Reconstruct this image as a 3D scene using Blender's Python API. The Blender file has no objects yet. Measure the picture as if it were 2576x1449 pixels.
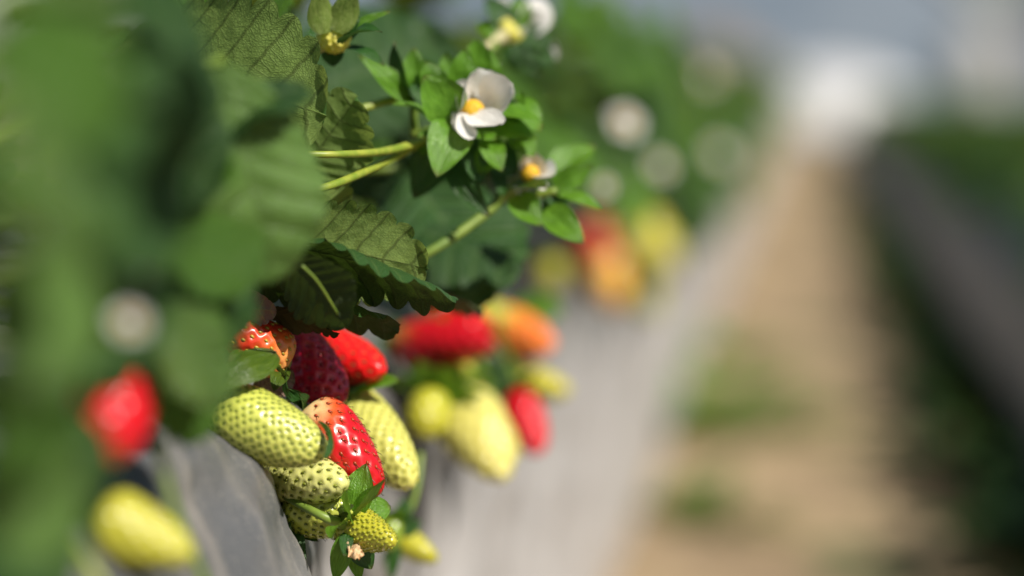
import bpy, math, random
from mathutils import Vector, Matrix, noise
from mathutils.kdtree import KDTree
random.seed(7)
PI = math.pi
sc = bpy.context.scene
COL = sc.collection
# ------------------------------------------------------------------ camera
H = 0.42
LENS, SENS = 85.0, 36.0
FOC = 0.738
PITCH = math.atan(0.0862)
YAW = math.atan(0.1228 * math.cos(PITCH))
FWD = Vector((-math.sin(YAW) * math.cos(PITCH), math.cos(YAW) * math.cos(PITCH), -math.sin(PITCH)))
RGT = Vector((math.cos(YAW), math.sin(YAW), 0))
UPV = RGT.cross(FWD)
CAM = Vector((0, 0, H))
K = SENS / LENS / 2576.0


def P(u, v, d):
    """a point seen at (u, v) of a 2576 x 1449 survey of the photo, d metres away"""
    return CAM + d * (FWD + RGT * ((u - 1288) * K) - UPV * ((v - 724.5) * K))


def CV(r, u, t):
    return (RGT * r + UPV * u - FWD * t).normalized()


cam = bpy.data.cameras.new("camera")
co = bpy.data.objects.new("camera", cam)
COL.objects.link(co)
cam.lens = LENS
cam.sensor_width = SENS
cam.clip_start = 0.02
cam.clip_end = 2000
cam.dof.use_dof = True
cam.dof.focus_distance = FOC
cam.dof.aperture_fstop = 3.1
cam.dof.aperture_blades = 0
m = Matrix((RGT, UPV, -FWD)).transposed().to_4x4()
m.translation = CAM
co.matrix_world = m
sc.camera = co

# ------------------------------------------------------------------ light
SUN = Vector((0.56, -0.46, 0.69)).normalized()
w = bpy.data.worlds.new("World")
sc.world = w
w.use_nodes = True
nt = w.node_tree
sky = nt.nodes.new("ShaderNodeTexSky")
sky.sky_type = 'NISHITA'
sky.sun_disc = False
sky.sun_elevation = math.asin(SUN.z)
sky.sun_rotation = math.atan2(SUN.x, SUN.y)
nt.links.new(sky.outputs[0], nt.nodes["Background"].inputs[0])
nt.nodes["Background"].inputs[1].default_value = 0.05
sl = bpy.data.lights.new("sun", 'SUN')
sl.energy = 5.0
sl.angle = math.radians(0.5)
sl.color = (1, 0.93, 0.82)
so = bpy.data.objects.new("sun", sl)
COL.objects.link(so)
so.rotation_euler = SUN.to_track_quat('Z', 'Y').to_euler()
so.location = (2, -2, 4)
sc.view_settings.view_transform = 'Standard'
sc.view_settings.look = 'None'
sc.view_settings.exposure = 0.3
sc.view_settings.gamma = 1
sc.render.engine = 'CYCLES'
sc.cycles.use_denoising = True
sc.cycles.max_bounces = 8
sc.cycles.transparent_max_bounces = 8
sc.cycles.caustics_reflective = False
sc.cycles.caustics_refractive = False
sc.cycles.sample_clamp_indirect = 6


# ------------------------------------------------------------------ materials
class N:
    def __init__(s, name):
        s.m = bpy.data.materials.new(name)
        s.m.use_nodes = True
        s.t = s.m.node_tree
        s.b = s.t.nodes["Principled BSDF"]
        s.o = s.t.nodes["Material Output"]

    def n(s, kind, **kw):
        x = s.t.nodes.new("ShaderNode" + kind)
        for k, v in kw.items():
            setattr(x, k, v)
        return x

    def l(s, a, b):
        s.t.links.new(a, b)

    def v(s, x, i, val):
        if hasattr(val, "is_linked"):
            s.l(val, x.inputs[i])
        else:
            x.inputs[i].default_value = val

    def math(s, op, a, b=0.0, c=None):
        x = s.n("Math", operation=op)
        s.v(x, 0, a)
        s.v(x, 1, b)
        if c is not None:
            s.v(x, 2, c)
        return x.outputs[0]

    def mix(s, f, a, b):
        x = s.n("Mix", data_type='RGBA')
        s.v(x, 0, f)
        s.v(x, 6, a if hasattr(a, "is_linked") else (*a, 1))
        s.v(x, 7, b if hasattr(b, "is_linked") else (*b, 1))
        return x.outputs[2]

    def ramp(s, f, lo, hi, a=0.0, b=1.0):
        x = s.n("MapRange", interpolation_type='SMOOTHSTEP')
        s.v(x, 0, f)
        for i, q in enumerate((lo, hi, a, b)):
            x.inputs[i + 1].default_value = q
        return x.outputs[0]

    def noise(s, scale, detail=3.0, vec=None, rough=.55):
        x = s.n("TexNoise")
        x.inputs['Scale'].default_value = scale
        x.inputs['Detail'].default_value = detail
        x.inputs['Roughness'].default_value = rough
        if vec is None:
            vec = s.n("TexCoord").outputs['Object']
        s.l(vec, x.inputs['Vector'])
        return x.outputs[0]

    def bump(s, h, strength, dist):
        x = s.n("Bump")
        x.inputs['Strength'].default_value = strength
        x.inputs['Distance'].default_value = dist
        s.l(h, x.inputs['Height'])
        s.l(x.outputs[0], s.b.inputs['Normal'])
        return x.outputs[0]

    def set(s, **kw):
        for k, v in kw.items():
            s.v(s.b, k.replace('_', ' '), v if not isinstance(v, tuple) else (*v, 1))


NV = 9   # lateral veins (and teeth) on each side of a leaflet


def leaf_mat(name, top, top2, back, trans, tw=.38, rough=.42, vein_back=(.20, .24, .09)):
    g = N(name)
    uv = g.n("UVMap")
    uv.uv_map = "UVMap"
    sp = g.n("SeparateXYZ")
    g.l(uv.outputs[0], sp.inputs[0])
    s_ = sp.outputs[0]
    t_ = g.math('ABSOLUTE', g.math('MULTIPLY_ADD', sp.outputs[1], 2.0, -1.0))
    s0_ = s_
    wob = g.noise(5.0, 2, uv.outputs[0])
    s_ = g.math('ADD', s_, g.math('MULTIPLY_ADD', wob, .034, -.017))
    fr = g.math('FRACT', g.math('MULTIPLY', s_, float(NV)))
    dv = g.math('ABSOLUTE', g.math('SUBTRACT', fr, .5))
    lat = g.ramp(dv, .02, .085, 1, 0)
    mid = g.ramp(t_, .012, .04, 1, 0)
    rung = g.math('FRACT', g.math('ADD', g.math('MULTIPLY', t_, 11.0), g.math('MULTIPLY_ADD', dv, 2.2, g.math('MULTIPLY', wob, 3.0))))
    rung = g.ramp(g.math('ABSOLUTE', g.math('SUBTRACT', rung, .5)), .03, .10, .55, 0)
    vein = g.math('MAXIMUM', g.math('MAXIMUM', lat, mid), rung)
    vec = g.n("CombineXYZ")
    g.l(g.math('MULTIPLY', s_, 80.0), vec.inputs[0])
    g.l(g.math('MULTIPLY', sp.outputs[1], 64.0), vec.inputs[1])
    oi = g.n("ObjectInfo")
    g.l(g.math('MULTIPLY', oi.outputs['Random'], 40.0), vec.inputs[2])
    vo = g.n("TexVoronoi", feature='DISTANCE_TO_EDGE')
    vo.inputs['Scale'].default_value = 1.0
    g.l(vec.outputs[0], vo.inputs['Vector'])
    net = g.ramp(vo.outputs['Distance'], .0, .22, 1, 0)
    nz = g.noise(90, 4)
    nz2 = g.noise(18, 3)
    c_top = g.mix(g.ramp(nz2, .3, .7), top, top2)
    c_top = g.mix(g.math('MULTIPLY', g.ramp(nz, .45, .75), .5), c_top, top2)
    vary = g.math('MULTIPLY_ADD', oi.outputs['Random'], .5, .75)
    vs = g.n("VectorMath", operation='SCALE')
    g.l(c_top, vs.inputs[0])
    g.l(vary, vs.inputs[3])
    c_top = g.mix(g.math('MULTIPLY', vein, .45), vs.outputs[0], (.10, .17, .045))
    c_back = g.mix(g.math('MULTIPLY', net, .45), back, tuple(x * .6 for x in back))
    c_back = g.mix(g.math('MULTIPLY', vein, .75), c_back, vein_back)
    geo = g.n("NewGeometry")
    colr = g.mix(geo.outputs['Backfacing'], c_top, c_back)
    g.set(Base_Color=colr, Roughness=g.math('MULTIPLY_ADD', geo.outputs['Backfacing'], .25, rough), Specular_IOR_Level=.27)
    hgt = g.math('MULTIPLY_ADD', net, -.35, g.math('MULTIPLY', vein, -1.0))
    nb = g.bump(g.math('ADD', hgt, g.math('MULTIPLY', nz, .5)), .55, .0006)
    tr = g.n("BsdfTranslucent")
    tcol = g.mix(g.math('MAXIMUM', g.math('MULTIPLY', vein, .8), g.math('MULTIPLY', net, .5)), trans, tuple(x * .22 for x in trans))
    g.l(tcol, tr.inputs[0])
    g.l(nb, tr.inputs['Normal'])
    mx = g.n("MixShader")
    mx.inputs[0].default_value = tw
    g.l(g.b.outputs[0], mx.inputs[1])
    g.l(tr.outputs[0], mx.inputs[2])
    g.l(mx.outputs[0], g.o.inputs['Surface'])
    return g.m


M = {}
M['leaf'] = leaf_mat("leaf green", (.045, .125, .014), (.075, .17, .025), (.17, .22, .085), (.30, .40, .035))
M['leafd'] = leaf_mat("leaf dark green", (.020, .065, .014), (.035, .09, .022), (.045, .065, .022), (.10, .18, .02), tw=.22, rough=.40, vein_back=(.055, .08, .028))
M['leafy'] = leaf_mat("leaf with pale underside", (.035, .10, .015), (.05, .12, .03), (.20, .305, .075), (.46, .62, .12), tw=.4, vein_back=(.09, .13, .03))
M['leafb'] = leaf_mat("leaf bright", (.075, .20, .015), (.11, .25, .03), (.20, .27, .10), (.32, .50, .03), tw=.38)
M['leafs'] = leaf_mat("leaf with pale sheen", (.085, .17, .035), (.12, .215, .055), (.20, .27, .10), (.32, .42, .08), tw=.3, rough=.32)  # sheen partly put into the paler base colour
M['leafp'] = leaf_mat("old leaf with pinkish underside", (.05, .06, .025), (.08, .07, .03), (.36, .22, .19), (.25, .16, .09), tw=.2, vein_back=(.42, .36, .16))
M['leafo'] = leaf_mat("old olive leaf", (.05, .06, .02), (.06, .06, .02), (.075, .06, .022), (.10, .08, .01), tw=.2, vein_back=(.1, .08, .03))


def sepal_mat(name, c1, c2, trans, tw=.22, rough=.32, tip=True):
    g = N(name)
    uv = g.n("UVMap")
    uv.uv_map = "UVMap"
    sp = g.n("SeparateXYZ")
    g.l(uv.outputs[0], sp.inputs[0])
    mp = g.n("Mapping")
    mp.inputs['Scale'].default_value = (3, 14, 1)
    g.l(uv.outputs[0], mp.inputs[0])
    nz = g.noise(1.6, 3, mp.outputs[0])
    oi = g.n("ObjectInfo")
    c = g.mix(g.ramp(nz, .35, .7), c1, c2)
    if tip:
        c = g.mix(g.ramp(sp.outputs[0], .86, 1.0, 0, .6), c, (.16, .13, .05))
    g.set(Base_Color=c, Roughness=rough)
    nz3 = g.noise(1400, 2)
    nb = g.bump(g.math('ADD', nz, g.math('MULTIPLY', nz3, .5)), .8, .0007)
    tr = g.n("BsdfTranslucent")
    tr.inputs[0].default_value = (*trans, 1)
    mx = g.n("MixShader")
    mx.inputs[0].default_value = tw
    g.l(g.b.outputs[0], mx.inputs[1])
    g.l(tr.outputs[0], mx.inputs[2])
    g.l(mx.outputs[0], g.o.inputs['Surface'])
    return g.m


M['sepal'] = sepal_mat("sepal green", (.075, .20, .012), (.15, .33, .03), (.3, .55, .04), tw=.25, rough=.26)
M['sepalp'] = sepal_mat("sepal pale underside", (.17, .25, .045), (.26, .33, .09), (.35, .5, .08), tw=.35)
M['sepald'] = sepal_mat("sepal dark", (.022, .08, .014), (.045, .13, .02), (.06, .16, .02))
M['sepalo'] = sepal_mat("sepal olive", (.05, .10, .01), (.09, .15, .012), (.1, .15, .01))


def simple(name, c1, c2, scale=60, rough=.5, sss=0.0, rad=(1, .6, .3), sscale=.003, bump=0.0, bdist=.001, spec=.5):
    g = N(name)
    nz = g.noise(scale, 4)
    g.set(Base_Color=g.mix(g.ramp(nz, .3, .7), c1, c2), Roughness=rough, Specular_IOR_Level=spec)
    if sss:
        g.set(Subsurface_Weight=sss, Subsurface_Scale=sscale)
        g.b.inputs['Subsurface Radius'].default_value = rad
    if bump:
        g.bump(nz, bump, bdist)
    return g.m


M['stalk'] = simple("stalk yellow green", (.17, .25, .025), (.32, .36, .05), 160, .45, .2, (1, 1, .2), .002, .5, .0005)
M['stalkg'] = simple("stalk green", (.12, .20, .03), (.19, .27, .04), 120, .45)
M['stalkp'] = simple("stalk pale", (.45, .42, .22), (.55, .5, .3), 120, .5)
M['petal'] = sepal_mat("petal white", (.83, .82, .80), (.88, .87, .85), (.86, .84, .80), tw=.25, rough=.5, tip=False)
M['anther'] = simple("flower centre", (.55, .30, .01), (.72, .45, .02), 900, .6, .1, (1, .6, .1), .001, .6, .0006)
M['recept'] = simple("receptacle", (.68, .63, .06), (.78, .73, .20), 500, .5, .3, (1, 1, .3), .002, .4, .0006)
M['dry'] = simple("dried petal", (.50, .33, .17), (.64, .46, .27), 500, .7, bump=.6, bdist=.0006)
M['soil'] = simple("soil", (.05, .035, .022), (.09, .06, .04), 60, .9, bump=.5, bdist=.004)


def berry_mat(name, rough, sss, rad):
    g = N(name)
    a = g.n("Attribute")
    a.attribute_name = "Col"
    nz = g.noise(700, 2)
    g.set(Base_Color=a.outputs['Color'], Roughness=rough, Subsurface_Weight=sss, Subsurface_Scale=.0018, Specular_IOR_Level=.5)
    g.b.inputs['Subsurface Radius'].default_value = rad
    g.b.inputs['Coat Weight'].default_value = .15
    g.b.inputs['Coat Roughness'].default_value = .15
    g.bump(nz, .12, .0003)
    return g.m


M['bgreen'] = berry_mat("unripe berry flesh", .30, .35, (1, 1, .35))
M['bred'] = berry_mat("ripe berry flesh", .31, .3, (1, .12, .06))
g = N("achene")
a = g.n("Attribute")
a.attribute_name = "Col"
g.set(Base_Color=a.outputs['Color'], Roughness=.35)
M['seed'] = g.m


# ------------------------------------------------------------------ mesh helpers
def mesh_obj(name, verts, faces, mat, uvs=None, cols=None, parent=None, Mw=None, Mp=None, smooth=True):
    me = bpy.data.meshes.new(name)
    me.from_pydata(verts, [], faces)
    if smooth:
        me.polygons.foreach_set("use_smooth", [True] * len(me.polygons))
    if uvs is not None:
        lay = me.uv_layers.new(name="UVMap")
        li = [0] * len(me.loops)
        me.loops.foreach_get("vertex_index", li)
        flat = []
        for i in li:
            flat += uvs[i]
        lay.data.foreach_set("uv", flat)
    if cols is not None:
        at = me.color_attributes.new("Col", 'FLOAT_COLOR', 'POINT')
        flat = []
        for c in cols:
            flat += (c[0], c[1], c[2], 1.0)
        at.data.foreach_set("color", flat)
    me.materials.append(mat)
    me.update()
    o = bpy.data.objects.new(name, me)
    COL.objects.link(o)
    place(o, parent, Mw)
    return o


WM = {}


def place(o, parent=None, Mw=None):
    Mw = Mw or Matrix.Identity(4)
    WM[o.name] = Mw.copy()
    if parent is not None:
        o.parent = parent
        o.matrix_basis = WM[parent.name].inverted() @ Mw
    else:
        o.matrix_basis = Mw


def T(v):
    return Matrix.Translation(v)


def empty(name, loc, label=None, cat=None, group=None):
    e = bpy.data.objects.new(name, None)
    e.empty_display_size = .01
    COL.objects.link(e)
    place(e, None, T(Vector(loc)))
    if label:
        tag(e, label, cat, group)
    return e


def tag(o, label=None, cat=None, group=None, kind=None):
    for k, v in (("label", label), ("category", cat), ("group", group), ("kind", kind)):
        if v:
            o[k] = v
    return o


def frame(base, tip, nrm):
    y = (tip - base).normalized()
    z = (nrm - y * nrm.dot(y))
    if z.length < 1e-4:
        z = y.orthogonal()
    z.normalize()
    x = y.cross(z)
    mm = Matrix((x, y, z)).transposed().to_4x4()
    mm.translation = base
    return mm


def blade(L, W, cup=.2, curl=.5, side=.0, teeth=.13, puck=.016, wav=.05, ns=90, ntt=12, seed=0, tw=0.0, shape=1.15, wp=.62):
    """serrated leaflet, base at the origin, chord along +Y, upper face +Z"""
    vs, uv, fs = [], [], []
    ang = lambda s: curl * (s - .5)
    n = 60
    ya, za = [0], [0]
    for i in range(n):
        th = ang((i + .5) / n)
        ya.append(ya[-1] + math.cos(th) / n)
        za.append(za[-1] - math.sin(th) / n)
    sc_ = 1 / ya[-1]

    def spine(s):
        s = min(max(s, 0), 1.12)
        f = min(s, 1) * n
        i = min(int(f), n - 1)
        q = f - i
        y = ya[i] + (ya[i + 1] - ya[i]) * q
        z = za[i] + (za[i + 1] - za[i]) * q
        if s > 1:
            y += (s - 1) * math.cos(ang(1))
            z -= (s - 1) * math.sin(ang(1))
        return y * sc_, z * sc_

    rnd = random.Random(seed)
    ph = [rnd.uniform(0, 6.28) for _ in range(6)]
    cols = 2 * ntt + 1
    for i in range(ns + 1):
        s = i / ns
        my = s
        mxx = .5 * W / L * max(math.sin(PI * min(s ** shape, 1)), 0) ** wp
        ry = s ** 1.75
        tooth = abs(math.sin(PI * NV * s)) ** .42
        for j in range(cols):
            t = (j - ntt) / ntt
            at = abs(t)
            ext = 1 + teeth * (tooth - .62) * at ** 4 * min(1, s * 6) * (1.0 if s < .99 else 1)
            x = mxx * at * ext
            y = ry + (my - ry) * at * (1 + (ext - 1) * .6) + (teeth * .25 * (tooth - .5) * at ** 4 if s > .8 else 0)
            sy, sz = spine(y)
            h = puck * .5 * (1 + math.cos(2 * PI * NV * s)) * min(1, at * 4) * (.4 + .6 * (1 - at)) * min(1, s * 4)
            h += cup * x * (1 - .6 * x / (W / L)) - side * (x / (W / L)) ** 2 * 2
            sg = 1 if t >= 0 else -1
            h += wav * (math.sin(7 * y + ph[0] + sg * 1.3) * at + .6 * math.sin(13 * y + ph[1] + sg * ph[2]) * at * at)
            h += tw * t * y * .5
            h -= .022 * max(0, at - .8) / .2 * tooth
            h += .006 * noise.noise((x * 26 * sg + seed, y * 26, 1.0))
            vs.append((sg * x * L, sy * L, (sz + h) * L))
            uv.append((s, t * .5 + .5))
    for i in range(ns):
        for j in range(cols - 1):
            q = i * cols + j
            fs.append((q, q + 1, q + cols + 1, q + cols))
    return vs, fs, uv


LN = [0]


def leaf(parent, base, tip, wid, nrm, mat='leaf', label=None, name="leaf", **kw):
    """base, tip = (u, v, depth); wid in survey pixels at the mean depth; nrm = upper face in camera axes"""
    b, t = P(*base), P(*tip)
    L = (t - b).length
    W = wid * K * (base[2] + tip[2]) / 2
    LN[0] += 1
    kw.setdefault('seed', LN[0])
    vs, fs, uv = blade(L, W, **kw)
    o = mesh_obj(name, vs, fs, M[mat], uv, None, parent, frame(b, t, CV(*nrm)))
    if label:
        o['label'] = label
    return o


def tube_geo(pts, rads, seg=10, sub=8):
    p = [Vector(q) for q in pts]
    ext = [p[0] * 2 - p[1]] + p + [p[-1] * 2 - p[-2]]
    path, rr = [], []
    for i in range(len(p) - 1):
        a, b, c, d = ext[i:i + 4]
        for k in range(sub):
            q = k / sub
            path.append(.5 * ((2 * b) + (c - a) * q + (2 * a - 5 * b + 4 * c - d) * q * q + (3 * b - a - 3 * c + d) * q ** 3))
            rr.append((rads[i] + (rads[i + 1] - rads[i]) * q) * (1 + .12 * noise.noise((i + q * 2.0, rads[i] * 900, 3.3))))
    path.append(p[-1])
    rr.append(rads[-1])
    vs, fs = [], []
    nrm = (path[1] - path[0]).orthogonal().normalized()
    for i, c in enumerate(path):
        tg = (path[min(i + 1, len(path) - 1)] - path[max(i - 1, 0)]).normalized()
        nrm = (nrm - tg * nrm.dot(tg)).normalized()
        bn = tg.cross(nrm)
        for k in range(seg):
            an = 2 * PI * k / seg
            vs.append(tuple(c + (nrm * math.cos(an) + bn * math.sin(an)) * rr[i]))
    for i in range(len(path) - 1):
        for k in range(seg):
            a, b = i * seg + k, i * seg + (k + 1) % seg
            fs.append((a, b, b + seg, a + seg))
    fs.append(tuple(range(seg))[::-1])
    q = (len(path) - 1) * seg
    fs.append(tuple(range(q, q + seg)))
    return vs, fs


def tube(name, pts, r, mat, parent=None, seg=10):
    """tube through world points"""
    rads = r if isinstance(r, (list, tuple)) else [r] * len(pts)
    b = Vector(pts[0])
    vs, fs = tube_geo([Vector(q) - b for q in pts], rads, seg)
    return mesh_obj(name, vs, fs, M[mat], None, None, parent, T(b))


def stalk(parent, pts, rpx, mat='stalk', name="stalk"):
    w_ = [P(*q) for q in pts]
    rr = rpx if isinstance(rpx, (list, tuple)) else [rpx] * len(pts)
    return tube(name, w_, [r * K * q[2] for r, q in zip(rr, pts)], mat, parent)


def sep_geo(L, W, curl=.4, cup=.3, ns=22, ntt=5, p=.75, pk=.75, tw=0., fold=0.):
    vs, fs, uv = [], [], []
    y = z = 0.
    pts = [(0, 0)]
    for i in range(ns):
        th = curl * ((i + .5) / ns - .5)
        y += math.cos(th) / ns
        z -= math.sin(th) / ns
        pts.append((y, z))
    k = 1 / y
    for i in range(ns + 1):
        s = i / ns
        hw = .5 * W / L * max(math.sin(PI * (.06 + .94 * s) ** pk), 0) ** p
        for j in range(2 * ntt + 1):
            t = (j - ntt) / ntt
            x = hw * t
            h = cup * (x * x * 2.4) - .014 * math.exp(-(t / .13) ** 2) + .022 * math.sin(5.2 * s + 900 * W) * t + .014 * math.sin(9 * s + 700 * L + 2 * t) + tw * t * s * hw - .006 * math.cos(t * 9)
            vs.append((x * L, pts[i][0] * k * L, (pts[i][1] * k + h + fold * abs(x)) * L))
            uv.append((s, t * .5 + .5))
    c = 2 * ntt + 1
    for i in range(ns):
        for j in range(c - 1):
            q = i * c + j
            fs.append((q, q + 1, q + c + 1, q + c))
    return vs, fs, uv


def sepal(parent, base, tip, wid, nrm, mat='sepal', name="sepal", **kw):
    b, t = P(*base), P(*tip)
    L = (t - b).length
    W = wid * K * (base[2] + tip[2]) / 2
    vs, fs, uv = sep_geo(L, W, **kw)
    return mesh_obj(name, vs, fs, M[mat], uv, None, parent, frame(b, t, CV(*nrm)))


def lerp(a, b, q):
    q = max(0, min(1, q))
    return tuple(x + (y - x) * q for x, y in zip(a, b))


def berry_geo(L, W, nseeds, colf, pit=.9, sig=.42, pw=1.5, t0=.3, nu=170, nv=120, raised=False, seedcol=(.35, .36, .05), style=True,
              seed=1, seedsize=.30, b0=.45, pitcol=None, pitmix=.0, flat=1.0, lump=.03):
    """berry: base at origin, tip at +Y*L. returns flesh and seed geometry"""
    rnd = random.Random(seed)
    R = W / 2

    def prof(t):
        if t < t0:
            q = 1 - t / t0
            return R * (b0 + (1 - b0) * math.sqrt(max(0, 1 - q * q)))
        s = (t - t0) / (1 - t0)
        return R * math.sqrt(max(0, 1 - s ** pw))

    o1, o2 = rnd.uniform(0, 9), rnd.uniform(0, 9)

    def pos(t, a):
        r = prof(t) * (1 + lump * math.sin(2 * a + o1 + 3 * t) + lump * .7 * math.sin(3 * a + o2 - 5 * t))
        return Vector((r * math.cos(a), t * L, r * math.sin(a) * flat))

    # equal-area seeds
    tt = [i / 400 for i in range(401)]
    cum = [0]
    for i in range(400):
        r1, r2 = prof(tt[i]), prof(tt[i + 1])
        cum.append(cum[-1] + (r1 + r2) / 2 * math.hypot(L / 400, r2 - r1))
    tot = cum[-1]
    area = tot * 2 * PI
    sp = math.sqrt(area / nseeds)
    kd = KDTree(nseeds)
    seeds = []
    i0 = 0
    ga = PI * (3 - math.sqrt(5))
    for k in range(nseeds):
        f = (.05 + .945 * (k + .5) / nseeds) * tot
        while cum[i0 + 1] < f:
            i0 += 1
        t = tt[i0] + (f - cum[i0]) / (cum[i0 + 1] - cum[i0]) / 400
        an = k * ga + rnd.uniform(-.075, .075)
        p = pos(t, an)
        seeds.append((t, an, p))
        kd.insert(p, k)
    kd.balance()
    vs, fs, cs = [], [], []
    depth = pit * sp * .30
    for i in range(nv + 1):
        t = (i / nv)
        t = 1 - (1 - t) ** 1.5 if t > 0 else 0
        for j in range(nu):
            a = 2 * PI * j / nu
            p = pos(t, a)
            e = 1e-3
            n_ = (pos(min(t + e, 1), a) - pos(max(t - e, 0), a)).cross(pos(t, a + .01) - pos(t, a - .01))
            if n_.length < 1e-12:
                n_ = Vector((0, 1, 0))
            n_.normalize()
            if n_.dot(p - Vector((0, p.y * .9 - .0001, 0))) < 0:
                n_ = -n_
            _, idx, d = kd.find(p)
            g_ = math.exp(-(d / (sig * sp)) ** 2)
            if raised:
                p = p + n_ * depth * g_
            else:
                p = p + n_ * depth * (.25 - g_)
            vs.append(tuple(p))
            c = colf(t, a, p)
            if pitcol:
                c = lerp(c, pitcol, pitmix * math.exp(-(d / (sig * .8 * sp)) ** 2))
            cs.append(c)
    for i in range(nv):
        for j in range(nu):
            q, r = i * nu + j, i * nu + (j + 1) % nu
            fs.append((q, q + nu, r + nu, r))
    fs.append(tuple(range(nu)))
    sv, sf, scs = [], [], []
    for (t, an, p) in seeds:
        e = 1e-3
        ty = (pos(min(t + e, 1), an) - pos(max(t - e, 0), an)).normalized()
        tx = (pos(t, an + .01) - pos(t, an - .01))
        if tx.length < 1e-9:
            continue
        tx.normalize()
        n_ = tx.cross(ty)
        if n_.dot(p - Vector((0, p.y, 0))) < 0 and t < .97:
            n_ = -n_
        c0 = p + n_ * (depth * (.75 if raised else -.42))
        jit = rnd.uniform(-.35, .35)
        yy = (ty * math.cos(jit) + tx * math.sin(jit)).normalized()
        xx = yy.cross(n_)
        la, lb, lc = sp * seedsize * .62, sp * seedsize * .42, sp * seedsize * .34
        q0 = len(sv)
        sc0 = lerp(seedcol, tuple(x * .6 for x in seedcol), rnd.random())
        for ir in range(1, 5):
            th = PI * ir / 5
            for js in range(7):
                ph = 2 * PI * js / 7
                taper = 1 - .25 * math.cos(PI - th)
                sv.append(tuple(c0 + yy * (math.cos(th) * la) + xx * (math.sin(th) * math.cos(ph) * lb * taper) + n_ * (math.sin(th) * math.sin(ph) * lc)))
                scs.append(sc0)
        sv.append(tuple(c0 + yy * la))
        sv.append(tuple(c0 - yy * la))
        scs += [sc0, sc0]
        for ir in range(3):
            for js in range(7):
                a_, b_ = q0 + ir * 7 + js, q0 + ir * 7 + (js + 1) % 7
                sf.append((a_, b_, b_ + 7, a_ + 7))
        for js in range(7):
            sf.append((q0 + 28, q0 + (js + 1) % 7, q0 + js))
            sf.append((q0 + 29, q0 + 21 + js, q0 + 21 + (js + 1) % 7))
        if style:
            hc = (.055, .045, .012)
            l_ = sp * rnd.uniform(.42, .62)
            dirx = rnd.choice((-1, 1)) * rnd.uniform(.2, .8)
            a0 = c0 + yy * la * .6 + n_ * lc * .5
            a1 = a0 + yy * l_ * .5 + n_ * (depth * .9 + l_ * .18)
            a2 = a1 + (yy * .45 + xx * dirx + n_ * .12) * l_ * .7
            q0 = len(sv)
            for a_, rr in ((a0, .045), (a1, .038), (a2, .018)):
                for js in range(3):
                    ph = 2 * PI * js / 3
                    sv.append(tuple(a_ + (xx * math.cos(ph) + n_ * math.sin(ph)) * sp * rr))
                    scs.append(hc)
            for ir in range(2):
                for js in range(3):
                    a_, b_ = q0 + ir * 3 + js, q0 + ir * 3 + (js + 1) % 3
                    sf.append((a_, b_, b_ + 3, a_ + 3))
    return (vs, fs, cs), (sv, sf, scs)


def berry(base, tip, wid, nseeds, colf, label, mat='bgreen', group=None, name="strawberry", seeds=True, roll=(0, .3, 1), **kw):
    b, t = P(*base), P(*tip)
    L = (t - b).length
    W = wid * K * (base[2] + tip[2]) / 2
    (v, f, c), (sv, sf, scs) = berry_geo(L, W, nseeds, colf, **kw)
    Mw = frame(b, t, CV(*roll))
    o = mesh_obj(name, v, f, M[mat], None, c, None, Mw)
    tag(o, label, "strawberry", group)
    if seeds:
        mesh_obj("seeds", sv, sf, M['seed'], None, scs, o, Mw)
    return o


def calyx(o, n=6, L=.011, W=.006, back=.5, mat='sepal', seed=3):
    """ring of sepals at a berry's base, each a part"""
    rnd = random.Random(seed)
    Mw = WM[o.name]
    for k in range(n):
        a = 2 * PI * (k + rnd.uniform(-.2, .2)) / n
        l_ = L * rnd.uniform(.8, 1.15)
        vs, fs, uv = sep_geo(l_, W * rnd.uniform(.85, 1.15), curl=.9 * rnd.uniform(.3, 1.2), ns=12, ntt=3)
        out = Vector((math.cos(a), -back * rnd.uniform(.3, 1.3), math.sin(a))).normalized()
        nn = Vector((-math.cos(a) * back, -1, -math.sin(a) * back))
        fr = frame(Vector((math.cos(a) * .0012, .0003, math.sin(a) * .0012)), Vector((math.cos(a) * .0012, .0003, math.sin(a) * .0012)) + out, nn)
        mesh_obj("sepal", vs, fs, M[mat], uv, None, o, Mw @ fr)


# berry colours
def cgreen(a=(.56, .56, .11), b=(.50, .54, .07)):
    return lambda t, an, p: lerp(b, a, t + .3 * math.sin(an))


def cred(c=(.56, .006, .012), pale=None, pt=.25, mid=(.75, .14, .03), dark=None):
    def f(t, an, p):
        q = t + .08 * math.sin(an * 2 + 1) + .05 * math.sin(an * 3)
        if pale and q < pt:
            return lerp(pale, mid, q / pt)
        if pale and q < pt * 2:
            return lerp(mid, c, q / pt - 1)
        return c
    return f


GG = "unripe green strawberries of the sharp cluster"

# ------------------------------------------------------------------ ground, path
def grid_obj(name, xs, ys, zf, mat, **kw):
    vs = [(x, y, zf(x, y)) for y in ys for x in xs]
    nx = len(xs)
    fs = [(j * nx + i, j * nx + i + 1, (j + 1) * nx + i + 1, (j + 1) * nx + i) for j in range(len(ys) - 1) for i in range(nx - 1)]
    return mesh_obj(name, vs, fs, mat, **kw)


g = N("field ground")
tc = g.n("TexCoord").outputs['Object']
n1 = g.noise(.35, 5, tc)
n2 = g.noise(6, 4, tc)
c = g.mix(g.ramp(n1, .4, .6), (.13, .12, .06), (.07, .11, .03))
c = g.mix(g.math('MULTIPLY', n2, .5), c, (.2, .15, .09))
g.set(Base_Color=c, Roughness=.95)
M['ground'] = g.m
xs = [-900, -300, -100, -40, -15, -6, -2, 2, 6, 15, 40, 100, 300, 900]
ys = [-50, -10, 0, 5, 10, 15, 20, 40, 80, 150, 400, 1200]
tag(grid_obj("ground", xs, ys, lambda x, y: -.004, M['ground']), kind="structure")

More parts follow.
